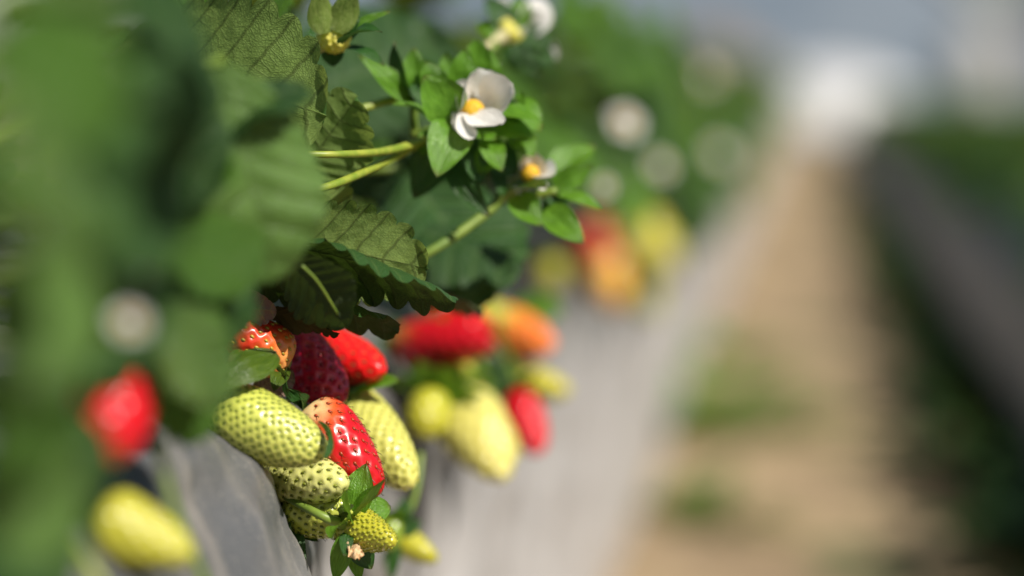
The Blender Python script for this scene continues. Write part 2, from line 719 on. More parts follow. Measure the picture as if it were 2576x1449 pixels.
g = N("path soil and straw")
tc = g.n("TexCoord").outputs['Object']
mp = g.n("Mapping")
mp.inputs['Scale'].default_value = (1.0, .55, 1)
g.l(tc, mp.inputs[0])
n1 = g.noise(5, 4, mp.outputs[0])
n2 = g.noise(45, 5, tc)
n3 = g.noise(1.4, 3, tc)
c = g.mix(g.ramp(n1, .35, .68), (.21, .15, .09), (.37, .275, .165))
c = g.mix(g.ramp(n2, .5, .75, 0, .7), c, (.46, .36, .21))
c = g.mix(g.ramp(n3, .5, .7, 0, .45), c, (.20, .17, .07))
g.set(Base_Color=c, Roughness=.9)
g.bump(n2, .8, .01)
M['path'] = g.m
xs = [-.2 + .5 * i / 40 for i in range(41)]
ys = [.0 + 17 * (i / 320) for i in range(321)]
tag(grid_obj("path", xs, ys, lambda x, y: .008 + .017 * noise.noise((x * 6, y * 4, 0)) + .006 * noise.noise((x * 25, y * 22, 3)) - .01 * math.cos((x - .04) / .2 * 3), M['path']), kind="structure")

# ------------------------------------------------------------------ plastic film over the beds
g = N("grey mulch film")
tc = g.n("TexCoord").outputs['Object']
n1 = g.noise(14, 5, tc)
mp = g.n("Mapping")
mp.inputs['Scale'].default_value = (10, 75, 10)
g.l(tc, mp.inputs[0])
n2 = g.noise(1.0, 4, mp.outputs[0])
n3 = g.noise(420, 3, tc)
n4 = g.noise(1000, 2, tc)
c = g.mix(g.ramp(n1, .35, .7), (.075, .08, .088), (.15, .15, .15))
c = g.mix(g.math('MULTIPLY', g.ramp(n2, .42, .72, 0, .5), g.ramp(n1, .3, .6, .25, 1)), c, (.32, .29, .26))  # light on the fold ridges put into the colour as paler streaks
c = g.mix(g.ramp(n3, .62, .74, 0, .14), c, (.55, .5, .43))
c = g.mix(g.ramp(n4, .64, .74, 0, .6), c, (.5, .46, .4))
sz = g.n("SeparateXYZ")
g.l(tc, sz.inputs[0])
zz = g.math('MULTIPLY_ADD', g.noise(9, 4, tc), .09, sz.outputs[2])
pale_low = g.math('MULTIPLY', g.ramp(zz, .235, .335, 1, 0), g.ramp(n2, .2, .6, .72, 1))  # film gets paler towards the ground, broken up by noise
c = g.mix(pale_low, c, g.mix(n1, (.43, .415, .41), (.54, .52, .51)))
g.set(Base_Color=c, Roughness=g.ramp(n1, .3, .7, .40, .58), Specular_IOR_Level=.5)
g.bump(g.math('ADD', g.math('MULTIPLY', n2, 1.0), g.math('MULTIPLY', n3, .25)), .5, .0025)
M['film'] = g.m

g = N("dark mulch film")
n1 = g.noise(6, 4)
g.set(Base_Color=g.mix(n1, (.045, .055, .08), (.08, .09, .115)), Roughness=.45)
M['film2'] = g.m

PROF = [(-.62, 0.0), (-.60, .10), (-.575, .22), (-.54, .30), (-.50, .327), (-.44, .336), (-.34, .34), (-.26, .338), (-.215, .333), (-.19, .325), (-.174, .311), (-.164, .292), (-.158, .268), (-.156, .24), (-.155, .2), (-.155, .15), (-.155, .1), (-.154, .05), (-.153, 0.0)]


def film(name, prof, flip, mat, y0=-.25, y1=15.5, dense=True):
    ptsf = []
    for i in range(len(prof) - 1):
        k = 9 if dense else 4
        for q in range(k):
            a_, b_ = Vector(prof[i]), Vector(prof[i + 1])
            ptsf.append(a_ + (b_ - a_) * (q / k))
    ptsf.append(Vector(prof[-1]))
    ys, y = [], y0
    while y < y1:
        ys.append(y)
        y += .0035 if (dense and .5 < y < 1.05) else (.012 if y < 2 and dense else .06 if y < 6 else .2)
    vs, fs = [], []
    n = len(ptsf)
    for y in ys:
        for i, q in enumerate(ptsf):
            x, z = q
            tg = ptsf[min(i + 1, n - 1)] - ptsf[max(i - 1, 0)]
            nx, nz = (-tg.y, tg.x)
            l_ = math.hypot(nx, nz)
            nx, nz = nx / l_, nz / l_
            if nz < -.2 or (nz < .3 and nx * (x - prof[6][0]) < 0):
                nx, nz = -nx, -nz
            amp = min(1, z / .08) if z < .08 else 1
            d = .006 * noise.noise((x * 9, y * 5, z * 9)) + .0032 * noise.noise((x * 30 + y * 9, y * 14, z * 34 - y * 10)) + .0012 * noise.noise((x * 90 + y * 40, y * 40, z * 110 - y * 50))
            if dense and y < 1.3:
                d += .0042 * noise.noise((x * 10, y * 38 + z * 14, z * 7)) * min(1, (1.3 - y) * 4)
            rg = abs(noise.noise((x * 16 + 4, y * 7 + 2 + z * 9, z * 14 - y * 7)))
            d += .004 * (1 - rg * 3 if rg < .33 else 0)
            if dense:
                d += (.006 * math.exp(-((y - .64) / .07) ** 2) + (.0085 * math.exp(-((y - .700) / (.045 if y < .70 else .022)) ** 2) * math.exp(-((z - .262) / .04) ** 2))) * (1 if z > .2 else max(0, z / .2)) - .006 * math.exp(-((y - .83) / .09) ** 2)
                d += .0035 * noise.noise((x * 22 + 9, y * 10 + z * 22, z * 20 - y * 16)) * math.exp(-((y - .66) / .12) ** 2)
            vs.append((x + nx * d * amp, y, z + nz * d * amp))
    for j in range(len(ys) - 1):
        for i in range(n - 1):
            q = j * n + i
            fs.append((q, q + n, q + n + 1, q + 1))
    return mesh_obj(name, vs, fs, mat)


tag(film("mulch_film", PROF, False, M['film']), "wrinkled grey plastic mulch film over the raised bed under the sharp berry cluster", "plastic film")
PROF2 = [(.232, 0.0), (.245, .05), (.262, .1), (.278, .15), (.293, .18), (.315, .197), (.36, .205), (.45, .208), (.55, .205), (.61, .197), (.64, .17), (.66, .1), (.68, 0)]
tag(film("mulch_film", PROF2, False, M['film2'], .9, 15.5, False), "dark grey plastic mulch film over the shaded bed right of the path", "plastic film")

# ------------------------------------------------------------------ the sharp cluster of berries
gA = cgreen((.60, .62, .15), (.46, .52, .06))
G1 = berry((545, 1032, .722), (822, 1140, .714), 192, 400, gA,
           "largest unripe green strawberry, pitted all over, topmost of the green ones by the film", group=None,
           pw=1.6, t0=.30, pitcol=(.22, .31, .015), pitmix=.75, seedcol=(.16, .21, .015), seed=11, pit=.62, sig=.36, style=True, seedsize=.36, lump=.032, b0=.55)
G2 = berry((672, 1192, .752), (870, 1218, .728), 138, 150, cgreen((.66, .66, .24), (.58, .60, .15)),
           "pale green strawberry with sparse hooked seeds, directly under the largest green one",
           pw=1.9, t0=.35, pitcol=(.36, .42, .03), pitmix=.7, seedcol=(.20, .23, .02), seed=12, pit=.48, sig=.34, seedsize=.34, lump=.01)
G3 = berry((728, 1280, .748), (896, 1300, .736), 134, 150, cgreen((.42, .46, .07), (.36, .42, .05)),
           "darker green strawberry half hidden behind the stalk of the small bumpy one",
           pw=2.0, t0=.35, pitcol=(.22, .30, .02), pitmix=.6, seedcol=(.13, .17, .015), seed=13, pit=.6, sig=.34, seedsize=.36)
G4 = berry((868, 1318, .742), (994, 1364, .728), 108, 300, cgreen((.48, .46, .04), (.42, .44, .035)),
           "smallest sharp green strawberry, bumpy and cone-shaped, lowest of its cluster",
           pw=1.25, t0=.2, raised=True, pit=.5, sig=.34, seedcol=(.36, .38, .02), seed=14, seedsize=.62, b0=.7)
R1 = berry((772, 1036, .752), (955, 1243, .744), 172, 140, cred((.56, .005, .012), (.72, .52, .24), .15, (.70, .10, .02)),
           "glossy red strawberry with a pale orange shoulder behind the largest green one", 'bred',
           pw=1.7, t0=.3, pitcol=(.40, .03, .01), pitmix=.35, seedcol=(.42, .05, .01), seed=15, pit=.36, sig=.36, seedsize=.30, style=True)
R2 = berry((722, 855, .782), (856, 1014, .764), 160, 130, cred((.46, .004, .03)),
           "dark crimson strawberry shaded by the leaf, below the orange one", 'bred',
           pw=2.0, t0=.3, pitcol=(.16, .0, .01), pitmix=.6, seedcol=(.35, .02, .03), seed=16, pit=.62, sig=.40, seedsize=.27, style=False)
R3 = berry((735, 862, .825), (962, 935, .79), 150, 150, cred((.78, .012, .012)),
           "bright red strawberry poking out from under the dark leaf", 'bred',
           pw=2.0, t0=.3, pitcol=(.40, .0, .005), pitmix=.4, seedcol=(.55, .10, .03), seed=17, pit=.55, sig=.40, seedsize=.3, style=False)
O1 = berry((722, 905, .752), (545, 805, .742), 138, 110, cred((.62, .04, .015), (.80, .34, .10), .22, (.75, .15, .025)),
           "orange half-ripe strawberry at the left, behind an olive green sepal", 'bred',
           pw=1.9, t0=.28, pitcol=(.6, .16, .02), pitmix=.5, seedcol=(.50, .34, .04), seed=18, pit=.45, sig=.34, seedsize=.36, style=False)
Y1 = berry((858, 990, .812), (1036, 1222, .778), 150, 260, cgreen((.62, .60, .16), (.56, .57, .14)),
           "long pale yellow-green strawberry behind the glossy red one with the pale shoulder",
           pw=2.1, t0=.34, pitcol=(.46, .48, .06), pitmix=.6, seedcol=(.36, .36, .05), seed=19, pit=.8, style=False)

# calyx sepals of the sharp berries
sepal(G4, (892, 1292, .736), (921, 1165, .738), 88, (-.3, .1, 1), curl=.5, cup=.25)
sepal(G4, (893, 1295, .731), (969, 1206, .722), 40, (-.7, .6, .35), curl=-.35, fold=1.0)
sepal(G4, (896, 1300, .742), (982, 1272, .746), 78, (-.2, .3, 1), curl=.5, p=.5)
sepal(G4, (884, 1312, .732), (872, 1232, .722), 52, (-.7, .1, .7), curl=.3)
sepal(G4, (868, 1316, .728), (836, 1356, .716), 62, (-.6, .5, .7), curl=.9)
sepal(G4, (874, 1340, .733), (866, 1400, .728), 36, (.1, .2, 1), mat='sepald', curl=.3)
sepal(G4, (880, 1350, .742), (936, 1432, .744), 70, (.3, .2, 1), mat='sepald', curl=.4)
sepal(G4, (884, 1352, .745), (905, 1462, .745), 50, (.1, .1, 1), curl=.4)
sepal(G4, (872, 1345, .732), (842, 1462, .735), 58, (.2, .1, 1), curl=-.3)
sepal(G4, (852, 1306, .733), (890, 1270, .731), 40, (-.2, .6, .8), mat='sepalo', curl=.6)
stalk(G4, [(700, 1238, .742), (760, 1272, .734), (815, 1300, .730), (870, 1322, .735)], [9, 10, 12, 17], 'stalkg')
# dried petal under the smallest berry
vs, fs, cs = [], [], []
for i in range(15):
    for j in range(15):
        a_, b_ = i / 14 - .5, j / 14 - .5
        r_ = 1 - .35 * abs(noise.noise((a_ * 5, b_ * 5, 1))) - .3 * (a_ * a_ + b_ * b_)
        vs.append((a_ * .0058 * r_, b_ * .0066 * r_, .0026 * noise.noise((a_ * 3.5, b_ * 3.5, 4)) + .0012 * noise.noise((a_ * 9, b_ * 9, 2))))
for i in range(14):
    for j in range(14):
        q = i * 15 + j
        fs.append((q, q + 1, q + 16, q + 15))
o = mesh_obj("dried_petal", vs, fs, M['dry'], None, None, None, frame(P(893, 1385, .730), P(905, 1430, .726), CV(.3, .4, 1)))
tag(o, "crumpled light brown dried petal stuck under the smallest bumpy green berry", "dried petal")

calyx(G1, 6, .014, .008, .3, 'sepald', 4)
sepal(G1, (552, 1095, .715), (628, 1170, .725), 46, (-.6, .5, .6), mat='sepald', curl=.5)
sepal(G1, (550, 990, .708), (578, 940, .70), 46, (-.6, .2, .8), mat='sepald', curl=.5)
calyx(G2, 5, .011, .006, .2, 'sepald', 6)
sepal(G2, (668, 1200, .738), (688, 1285, .728), 30, (-.5, .2, .8), mat='sepald', curl=.9)
sepal(G2, (660, 1180, .74), (640, 1225, .73), 40, (-.3, .2, 1), mat='sepald', curl=.4)
calyx(G3, 5, .010, .006, .2, 'sepald', 7)
sepal(G3, (718, 1275, .745), (690, 1340, .735), 42, (-.3, .4, .9), mat='sepald', curl=.5)
sepal(G3, (735, 1310, .745), (768, 1425, .738), 44, (-.2, .2, 1), mat='sepald', curl=.5)
sepal(G3, (742, 1318, .75), (800, 1362, .742), 40, (0, .2, 1), mat='sepald', curl=.3)
sepal(G3, (722, 1300, .742), (752, 1386, .730), 22, (-.6, .2, .6), mat='sepald', curl=.3)
sepal(R1, (815, 1152, .705), (800, 1060, .716), 30, (.8, .2, .5), mat='sepald', curl=1.2, fold=.6)
sepal(R1, (765, 1022, .752), (722, 978, .738), 36, (-.2, .4, 1), mat='sepald', curl=.5)
sepal(R1, (762, 1026, .75), (716, 1012, .735), 34, (-.2, .4, 1), mat='sepald', curl=.9)
sepal(R1, (765, 1030, .752), (752, 990, .74), 44, (.2, .4, 1), mat='sepald', curl=.6)
sepal(R1, (752, 1022, .752), (722, 925, .742), 34, (-.7, .1, .7), mat='sepald', curl=1.1)
sepal(O1, (552, 968, .708), (696, 886, .724), 112, (-.15, .5, .85), mat='sepalo', curl=.7, p=.5, cup=-.4, pk=1.1)
sepal(O1, (712, 938, .735), (575, 905, .716), 86, (-.1, .8, .6), mat='sepalo', curl=1.3, p=.6, cup=-.5)
sepal(O1, (712, 925, .748), (690, 985, .738), 50, (.1, .5, .9), mat='sepalo', curl=.5)
sepal(R3, (890, 985, .80), (1008, 955, .79), 62, (.1, .7, .7), mat='sepal', curl=.5)
sepal(R3, (862, 1000, .80), (925, 965, .79), 44, (.1, .7, .7), mat='sepald', curl=.5)
sepal(Y1, (870, 1000, .80), (845, 1030, .785), 46, (-.1, .5, 1), mat='sepald', curl=.4)
sepal(Y1, (870, 1000, .80), (900, 985, .785), 40, (-.1, .5, 1), mat='sepald', curl=.4)
stalk(G2, [(560, 1180, .765), (620, 1190, .76), (676, 1193, .752)], 9, 'stalkg')
stalk(G3, [(640, 1245, .775), (690, 1265, .768), (732, 1276, .757)], 9, 'stalkg')
stalk(G1, [(430, 985, .745), (490, 1005, .735), (548, 1033, .722)], 9, 'stalkg')
stalk(R1, [(690, 960, .775), (740, 990, .775), (778, 1034, .77)], 9, 'stalkg')
stalk(O1, [(640, 1010, .765), (700, 970, .76), (726, 908, .752)], 9, 'stalkg')

# hanging young berries just behind (soft)
o = berry((1000, 1352, .865), (1100, 1410, .86), 74, 120, cgreen((.50, .47, .03), (.44, .44, .03)), "small soft yellow-green strawberry hanging just right of the bumpy smallest one", pw=1.5, t0=.25, seed=21, nu=80, nv=60, pit=.5)
calyx(o, 5, .009, .006, .1, 'sepal', 12)
o2 = berry((985, 1310, .85), (978, 1385, .845), 62, 90, cgreen((.26, .36, .03), (.2, .3, .03)), "tiny green young strawberry on a hanging stalk right of the cluster", pw=1.8, t0=.3, seed=22, nu=80, nv=60, pit=.5)
calyx(o2, 6, .010, .006, .1, 'sepal', 13)
stalk(o2, [(1058, 1140, .86), (1050, 1220, .855), (1028, 1290, .852), (990, 1312, .85)], 8, 'stalkg')
sepal(o2, (1005, 1330, .85), (1022, 1248, .85), 48, (.1, .1, 1), mat='sepald', curl=.4)
sepal(o2, (1005, 1340, .85), (1062, 1310, .85), 44, (.1, .1, 1), mat='sepald', curl=.4)
sepal(o2, (992, 1350, .85), (985, 1462, .85), 40, (.1, .1, 1), mat='sepald', curl=.4)
stalk(o, [(985, 1470, .88), (975, 1400, .875), (1002, 1352, .866)], 7, 'stalkg')

# ------------------------------------------------------------------ the soft cluster behind
LOW = dict(nu=72, nv=48)
B = berry
o = B((1000, 862, .96), (1244, 866, .93), 122, 90, cred((.50, .004, .012), (.55, .22, .05), .12, (.55, .06, .015)), "large blurred dark red strawberry, widest of the soft cluster behind", 'bred', pw=1.6, seed=31, seeds=False, **LOW)
calyx(o, 5, .012, .007, .1, 'sepald', 31)
o = B((1085, 830, 1.00), (1235, 820, .98), 120, 80, cred((.62, .006, .012)), "blurred bright red strawberry tucked under the leaf edge of the soft cluster", 'bred', seed=32, seeds=False, **LOW)
calyx(o, 5, .012, .007, .1, 'sepald', 32)
o = B((1235, 815, 1.07), (1388, 872, 1.04), 130, 80, cred((.80, .20, .035), (.55, .52, .08), .3, (.75, .33, .06)), "blurred orange strawberry at the top right of the soft cluster", 'bred', seed=33, seeds=False, **LOW)
calyx(o, 5, .012, .007, .1, 'sepal', 33)
o = B((1185, 785, 1.06), (1285, 800, 1.05), 84, 80, cgreen((.46, .44, .05), (.42, .44, .05)), "blurred yellow-green strawberry left of the orange one in the soft cluster", seed=34, seeds=False, **LOW)
calyx(o, 5, .012, .007, .1, 'sepal', 34)
o = B((1095, 1000, .935), (1055, 1088, .92), 112, 80, cgreen((.46, .44, .035), (.42, .44, .03)), "round blurred lime green strawberry left in the soft cluster", pw=2.4, t0=.42, seed=35, seeds=False, **LOW)
calyx(o, 7, .018, .010, .0, 'sepal', 35)
o = B((1150, 1005, .95), (1268, 1204, .92), 188, 120, cgreen((.64, .58, .16), (.58, .56, .15)), "largest blurred pale yellow strawberry, lowest of the soft cluster", pw=1.45, t0=.32, seed=36, flat=.8, seeds=False, **LOW)
calyx(o, 7, .018, .010, .1, 'sepal', 36)
o = B((1200, 1030, .965), (1300, 1150, .95), 90, 80, cgreen((.60, .54, .14), (.55, .52, .12)), "narrow blurred pale yellow strawberry just right of the largest pale yellow one", pw=1.5, seed=37, seeds=False, **LOW)
calyx(o, 5, .010, .006, .1, 'sepal', 37)
o = B((1120, 965, .97), (1215, 992, .95), 74, 80, cred((.58, .005, .012)), "small blurred red strawberry peeking out above the largest pale yellow one", 'bred', seed=38, seeds=False, **LOW)
calyx(o, 5, .010, .006, .1, 'sepal', 38)
o = B((1090, 905, .965), (1190, 940, .95), 78, 80, cgreen((.42, .42, .05), (.36, .40, .04)), "small blurred green strawberry right below the dark red one", seed=39, seeds=False, **LOW)
calyx(o, 7, .018, .010, .0, 'sepal', 39)
o = B((1300, 1000, 1.0), (1352, 1140, .98), 108, 80, cred((.56, .004, .014)), "blurred red strawberry hanging right of the largest pale yellow one", 'bred', pw=1.9, seed=40, seeds=False, **LOW)
calyx(o, 5, .012, .007, .1, 'sepald', 40)
o = B((1285, 955, 1.06), (1430, 985, 1.04), 92, 80, cgreen((.54, .50, .06), (.48, .48, .05)), "blurred yellow-green strawberry sticking out furthest right of the soft cluster", seed=41, seeds=False, **LOW)
calyx(o, 5, .012, .007, .1, 'sepal', 41)

# far cluster (very soft)
FARL = dict(nu=48, nv=32, seeds=False)
o = B((1460, 570, 1.62), (1525, 655, 1.6), 110, 60, cred((.55, .06, .015)), "very blurred reddish strawberry, topmost of the far cluster", 'bred', seed=51, **FARL)
calyx(o, 5, .012, .008, .1, 'sepal', 51)
o = B((1500, 640, 1.62), (1560, 770, 1.6), 120, 60, cred((.72, .36, .04), (.5, .45, .05), .3, (.7, .40, .05)), "very blurred orange-yellow strawberry hanging lowest in the far cluster", 'bred', seed=52, **FARL)
calyx(o, 5, .012, .008, .1, 'sepal', 52)
o = B((1600, 555, 1.75), (1665, 660, 1.72), 115, 60, cgreen((.58, .52, .06), (.5, .5, .05)), "very blurred yellow strawberry at the right of the far cluster", seed=53, **FARL)
calyx(o, 5, .012, .008, .1, 'sepal', 53)
o = B((1375, 655, 1.4), (1395, 730, 1.4), 80, 60, cgreen((.5, .46, .05), (.42, .42, .04)), "very blurred small yellow-green strawberry left of the far orange-yellow one", seed=54, **FARL)
calyx(o, 5, .012, .008, .1, 'sepal', 54)
o = B((1640, 600, 1.9), (1700, 670, 1.9), 80, 60, cgreen((.54, .52, .07), (.5, .5, .05)), "very blurred pale strawberry furthest right in the far cluster", seed=55, **FARL)
calyx(o, 5, .012, .008, .1, 'sepal', 55)

# foreground blurred berries
o = B((305, 950, .575), (232, 1160, .56), 225, 90, cred((.62, .004, .014)), "blurred red strawberry in the left foreground above the yellow one", 'bred', pw=2.1, t0=.35, seed=61, seeds=False, **LOW)
calyx(o, 6, .009, .006, 1.3, 'sepald', 61)
o = B((240, 1080, .60), (180, 1180, .585), 110, 80, cred((.30, .01, .012)), "blurred dark red strawberry below left of the foreground red one", 'bred', seed=62, seeds=False, **LOW)
calyx(o, 5, .011, .007, .2, 'sepald', 62)
o = B((250, 1310, .585), (486, 1400, .58), 208, 120, cgreen((.46, .44, .045), (.42, .41, .045)), "blurred yellow unripe strawberry in the bottom left foreground", pw=1.02, t0=.22, seed=63, seeds=False, **LOW)
calyx(o, 6, .014, .009, .2, 'sepald', 63)
stalk(o, [(120, 1130, .57), (190, 1200, .585), (240, 1262, .585)], 10, 'stalkg')

# ------------------------------------------------------------------ flowers
def petal(parent, base, tip, wid, nrm, **kw):
    kw.setdefault('p', .5)
    kw.setdefault('pk', 1.2)
    return sepal(parent, base, tip, wid, nrm, 'petal', "petal", **kw)


def dome(parent, c, tip, wid, mat, name, bumps=60, hgt=1.0, sd=2):
    b, t = P(*c), P(*tip)
    R = wid * K * c[2] / 2
    vs, fs, uv = [], [], []
    rnd = random.Random(sd)
    nu, nv = 36, 16
    kd = KDTree(bumps)
    for k in range(bumps):
        f = (k + .5) / bumps
        th = math.acos(1 - f * 1.1)
        a = k * 2.39996
        kd.insert(Vector((math.sin(th) * math.cos(a), math.cos(th) * hgt, math.sin(th) * math.sin(a))), k)
    kd.balance()
    for i in range(nv + 1):
        th = PI * .62 * (1 - i / nv)
        for j in range(nu):
            a = 2 * PI * j / nu
            p = Vector((math.sin(th) * math.cos(a), math.cos(th) * hgt, math.sin(th) * math.sin(a)))
            d = kd.find(p)[2]
            vs.append(tuple(p * R * (1 + .14 * math.exp(-(d / .12) ** 2))))
    for i in range(nv):
        for j in range(nu):
            q, r = i * nu + j, i * nu + (j + 1) % nu
            fs.append((q, r, r + nu, q + nu))
    return mesh_obj(name, vs, fs, M[mat], None, None, parent, frame(b, t, CV(0, .3, 1)))


# main white flower
D = .782
F1 = empty("strawberry_flower", P(1165, 300, D + .01), "half open white strawberry flower with yellow centre on the sharp sprig", "flower")
petal(F1, (1180, 292, D + .004), (1202, 172, D - .004), 160, (.5, .42, .76), curl=-.4, cup=.6, pk=1.5)
petal(F1, (1208, 290, D + .004), (1288, 210, D - .010), 118, (.15, .4, .9), curl=-.35, cup=.6, pk=1.4)
petal(F1, (1166, 285, D + .002), (1150, 205, D - .006), 90, (.75, .1, .6), curl=-.8, cup=.6)
petal(F1, (1176, 284, D - .004), (1262, 312, D - .016), 80, (-.2, .80, .55), curl=-.7, cup=.5)
petal(F1, (1160, 284, D - .004), (1180, 352, D - .014), 56, (.4, .35, .85), curl=-.6, cup=.5, pk=1.5)
petal(F1, (1152, 280, D - .002), (1146, 328, D - .006), 44, (.5, .35, .8), curl=.3, cup=.5)
dome(F1, (1190, 280, D - .001), (1212, 255, D - .03), 56, 'anther', "flower_centre")
S = lambda b, t, w_, n_, mat='sepal', **kw: sepal(F1, b, t, w_ * 1.2, n_, mat, **kw)
S((1140, 288, D - .004), (1064, 190, D - .012), 100, (-.2, .3, 1), curl=.5, cup=.3)          # big left sepal
S((1150, 300, D - .002), (1098, 445, D - .014), 0.1 + 96, (.1, .25, 1), curl=.6, cup=.25)      # bright lower sepal
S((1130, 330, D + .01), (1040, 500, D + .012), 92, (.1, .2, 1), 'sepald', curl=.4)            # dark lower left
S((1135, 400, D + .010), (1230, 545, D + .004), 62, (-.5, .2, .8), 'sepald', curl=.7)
S((1225, 345, D + .004), (1262, 432, D - .003), 54, (.1, .3, 1), curl=.3)
S((1032, 252, D + .006), (900, 137, D + .000), 48, (-.5, .6, .6), curl=.6)                      # long left sepal
S((1040, 262, D + .008), (992, 105, D + .002), 58, (-.8, .1, .6), 'sepald', curl=.7)
S((1050, 250, D + .010), (1042, 118, D + .008), 70, (-.1, .1, 1), curl=.6)
S((1082, 300, D - .002), (982, 262, D - .008), 44, (-.2, .9, .5), curl=.9)
S((1075, 250, D + .012), (1095, 165, D + .012), 60, (0, .1, 1), 'sepald', curl=.4)
S((1150, 240, D + .014), (1120, 130, D + .012), 60, (-.2, .1, 1), curl=.5)
S((1190, 210, D + .016), (1205, 92, D + .012), 70, (.1, .1, 1), curl=.4)
S((1215, 205, D + .018), (1262, 190, D + .012), 54, (.3, .1, 1), 'sepal', curl=.4)
S((1225, 215, D + .018), (1228, 120, D + .016), 58, (.3, .1, 1), 'sepal', curl=.4)
S((1230, 285, D + .004), (1368, 320, D - .002), 74, (.2, .85, .6), curl=.9)                      # right broad
S((1270, 262, D + .012), (1362, 330, D + .008), 90, (.4, .5, .7), curl=.5)
S((1225, 320, D + .006), (1350, 345, D + .002), 64, (.2, .6, .8), curl=.7)
S((1290, 330, D + .012), (1345, 395, D + .008), 60, (.2, .3, 1), curl=.4)
S((1185, 330, D + .004), (1250, 350, D - .002), 50, (.1, .6, .8), curl=.4)
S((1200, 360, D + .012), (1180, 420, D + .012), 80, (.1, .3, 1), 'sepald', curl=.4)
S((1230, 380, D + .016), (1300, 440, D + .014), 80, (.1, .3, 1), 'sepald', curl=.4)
S((1155, 245, D + .012), (1172, 330, D + .004), 30, (-.3, .2, 1), curl=.4)
for b_, t_, w_, n_, mt in (((1100, 330), (1060, 395), 52, (-.3, .3, .9), 'sepal'), ((1180, 350), (1210, 470), 60, (.2, .3, .9), 'sepald'), ((1240, 370), (1205, 440), 54, (.1, .4, .9), 'sepal'),
                          ((1255, 300), (1300, 250), 66, (.5, .3, .8), 'sepald'),
                          ((1290, 345), (1352, 352), 40, (.1, .8, .6), 'sepal'), ((1090, 260), (1010, 215), 46, (-.2, .7, .7), 'sepald'),
                          ((1110, 235), (1072, 150), 58, (-.3, .3, .9), 'sepal'), ((1160, 225), (1172, 120), 56, (.0, .3, .95), 'sepal'), ((1305, 270), (1312, 228), 22, (.2, .2, 1), 'sepal')):
    S((*b_, D + .006), (*t_, D + .004), w_, n_, mt, curl=.5)
stalk(F1, [(560, 372, .725), (700, 386, .734), (860, 388, .742), (980, 378, .770), (1090, 346, .793)], [8, 8.5, 9.5, 11, 12])
stalk(F1, [(560, 560, .728), (720, 495, .735), (840, 464, .743), (960, 412, .772), (1080, 345, .795)], [9, 10, 10.5, 11.5, 12])
stalk(F1, [(760, 330, .78), (880, 285, .785), (960, 258, .79), (1040, 240, .795)], [9, 10, 11, 11])
stalk(F1, [(1100, 340, .795), (1075, 330, .797), (1045, 340, .80), (1040, 265, .797)], [12, 12, 14, 12], 'stalkg')
stalk(F1, [(1120, 330, .80), (1140, 250, .80), (1205, 170, .80), (1250, 110, .84)], [10, 9, 8, 8], 'stalkg')

# second small flower
D = .798
F2 = empty("strawberry_flower", P(1330, 450, D), "smaller white flower with yellow centre low on the right end of the sprig", "flower")
petal(F2, (1322, 435, D), (1352, 386, D - .004), 76, (.45, .4, .8), curl=-.2, cup=.5, pk=1.4)
petal(F2, (1345, 440, D), (1394, 440, D - .006), 72, (.4, .4, .8), curl=-.2, cup=.5, pk=1.4)
petal(F2, (1340, 462, D - .002), (1372, 478, D - .012), 40, (-.1, .8, .5), curl=.4, cup=.3)
petal(F2, (1320, 475, D + .004), (1305, 490, D - .006), 36, (.1, .7, .6), curl=.4, cup=.3)
dome(F2, (1334, 438, D - .003), (1340, 410, D - .03), 46, 'anther', "flower_centre", sd=5)
S = lambda b, t, w_, n_, mat='sepal', **kw: sepal(F2, b, t, w_ * 1.2, n_, mat, **kw)
S((1390, 450, D + .022), (1496, 366, D + .028), 80, (-.4, .4, .8), curl=.5, cup=.5)
S((1395, 470, D + .006), (1492, 415, D + .004), 50, (.2, .1, 1), 'sepal', curl=.3)
S((1290, 480, D - .002), (1378, 470, D - .016), 52, (-.2, .9, .4), 'sepalo', curl=.6)
S((1296, 490, D - .004), (1360, 570, D - .012), 62, (-.1, .4, .9), curl=.4)
S((1375, 525, D), (1470, 612, D - .008), 66, (-.4, .5, .75), curl=.6)
S((1405, 490, D + .002), (1515, 530, D - .002), 44, (.1, .8, .6), curl=.7)
S((1385, 470, D + .01), (1440, 510, D + .01), 70, (.1, .2, 1), 'sepald', curl=.4)
S((1350, 490, D + .01), (1400, 540, D + .01), 60, (.1, .2, 1), 'sepald', curl=.4)
S((1262, 490, D), (1235, 400, D + .004), 34, (.4, .2, .8), 'sepald', curl=.9)
stalk(F2, [(960, 690, .80), (1060, 645, .795), (1150, 590, .798), (1230, 530, .802), (1270, 490, .803), (1335, 455, .80)], [11, 12, 13, 13, 17, 14], 'stalkg')
stalk(F2, [(1270, 492, .803), (1320, 495, .803), (1400, 480, .80)], [13, 11, 10], 'stalkg')

# bud at the top, yellowish receptacle with sepals raised
D = .768
F4 = empty("flower_bud", P(830, 120, D), "spent flower head with pale yellow base and raised sepals against the leaves at the top", "flower bud")
dome(F4, (840, 92, D), (824, 160, D - .012), 84, 'recept', "flower_base", 40, .9, 8)
S = lambda b, t, w_, n_, mat='sepal', **kw: sepal(F4, b, t, w_ * 1.25, n_, mat, **kw)
S((818, 84, D - .006), (802, -25, D - .012), 58, (-.3, -.2, -1), 'sepalp', curl=.5)
S((846, 80, D - .006), (892, -30, D - .010), 58, (-.1, -.2, -1), 'sepalp', curl=.4)
S((858, 90, D - .004), (885, -15, D - .004), 60, (-.1, -.2, 1), 'sepald', curl=.4)
S((860, 108, D - .006), (962, 82, D - .016), 64, (.1, .9, .45), 'sepald', curl=1.0)
S((868, 95, D), (980, 28, D - .004), 40, (-.3, .6, .6), 'sepal', curl=.5)
S((862, 105, D + .004), (930, 45, D + .004), 40, (-.3, .4, .8), 'sepald', curl=.5)
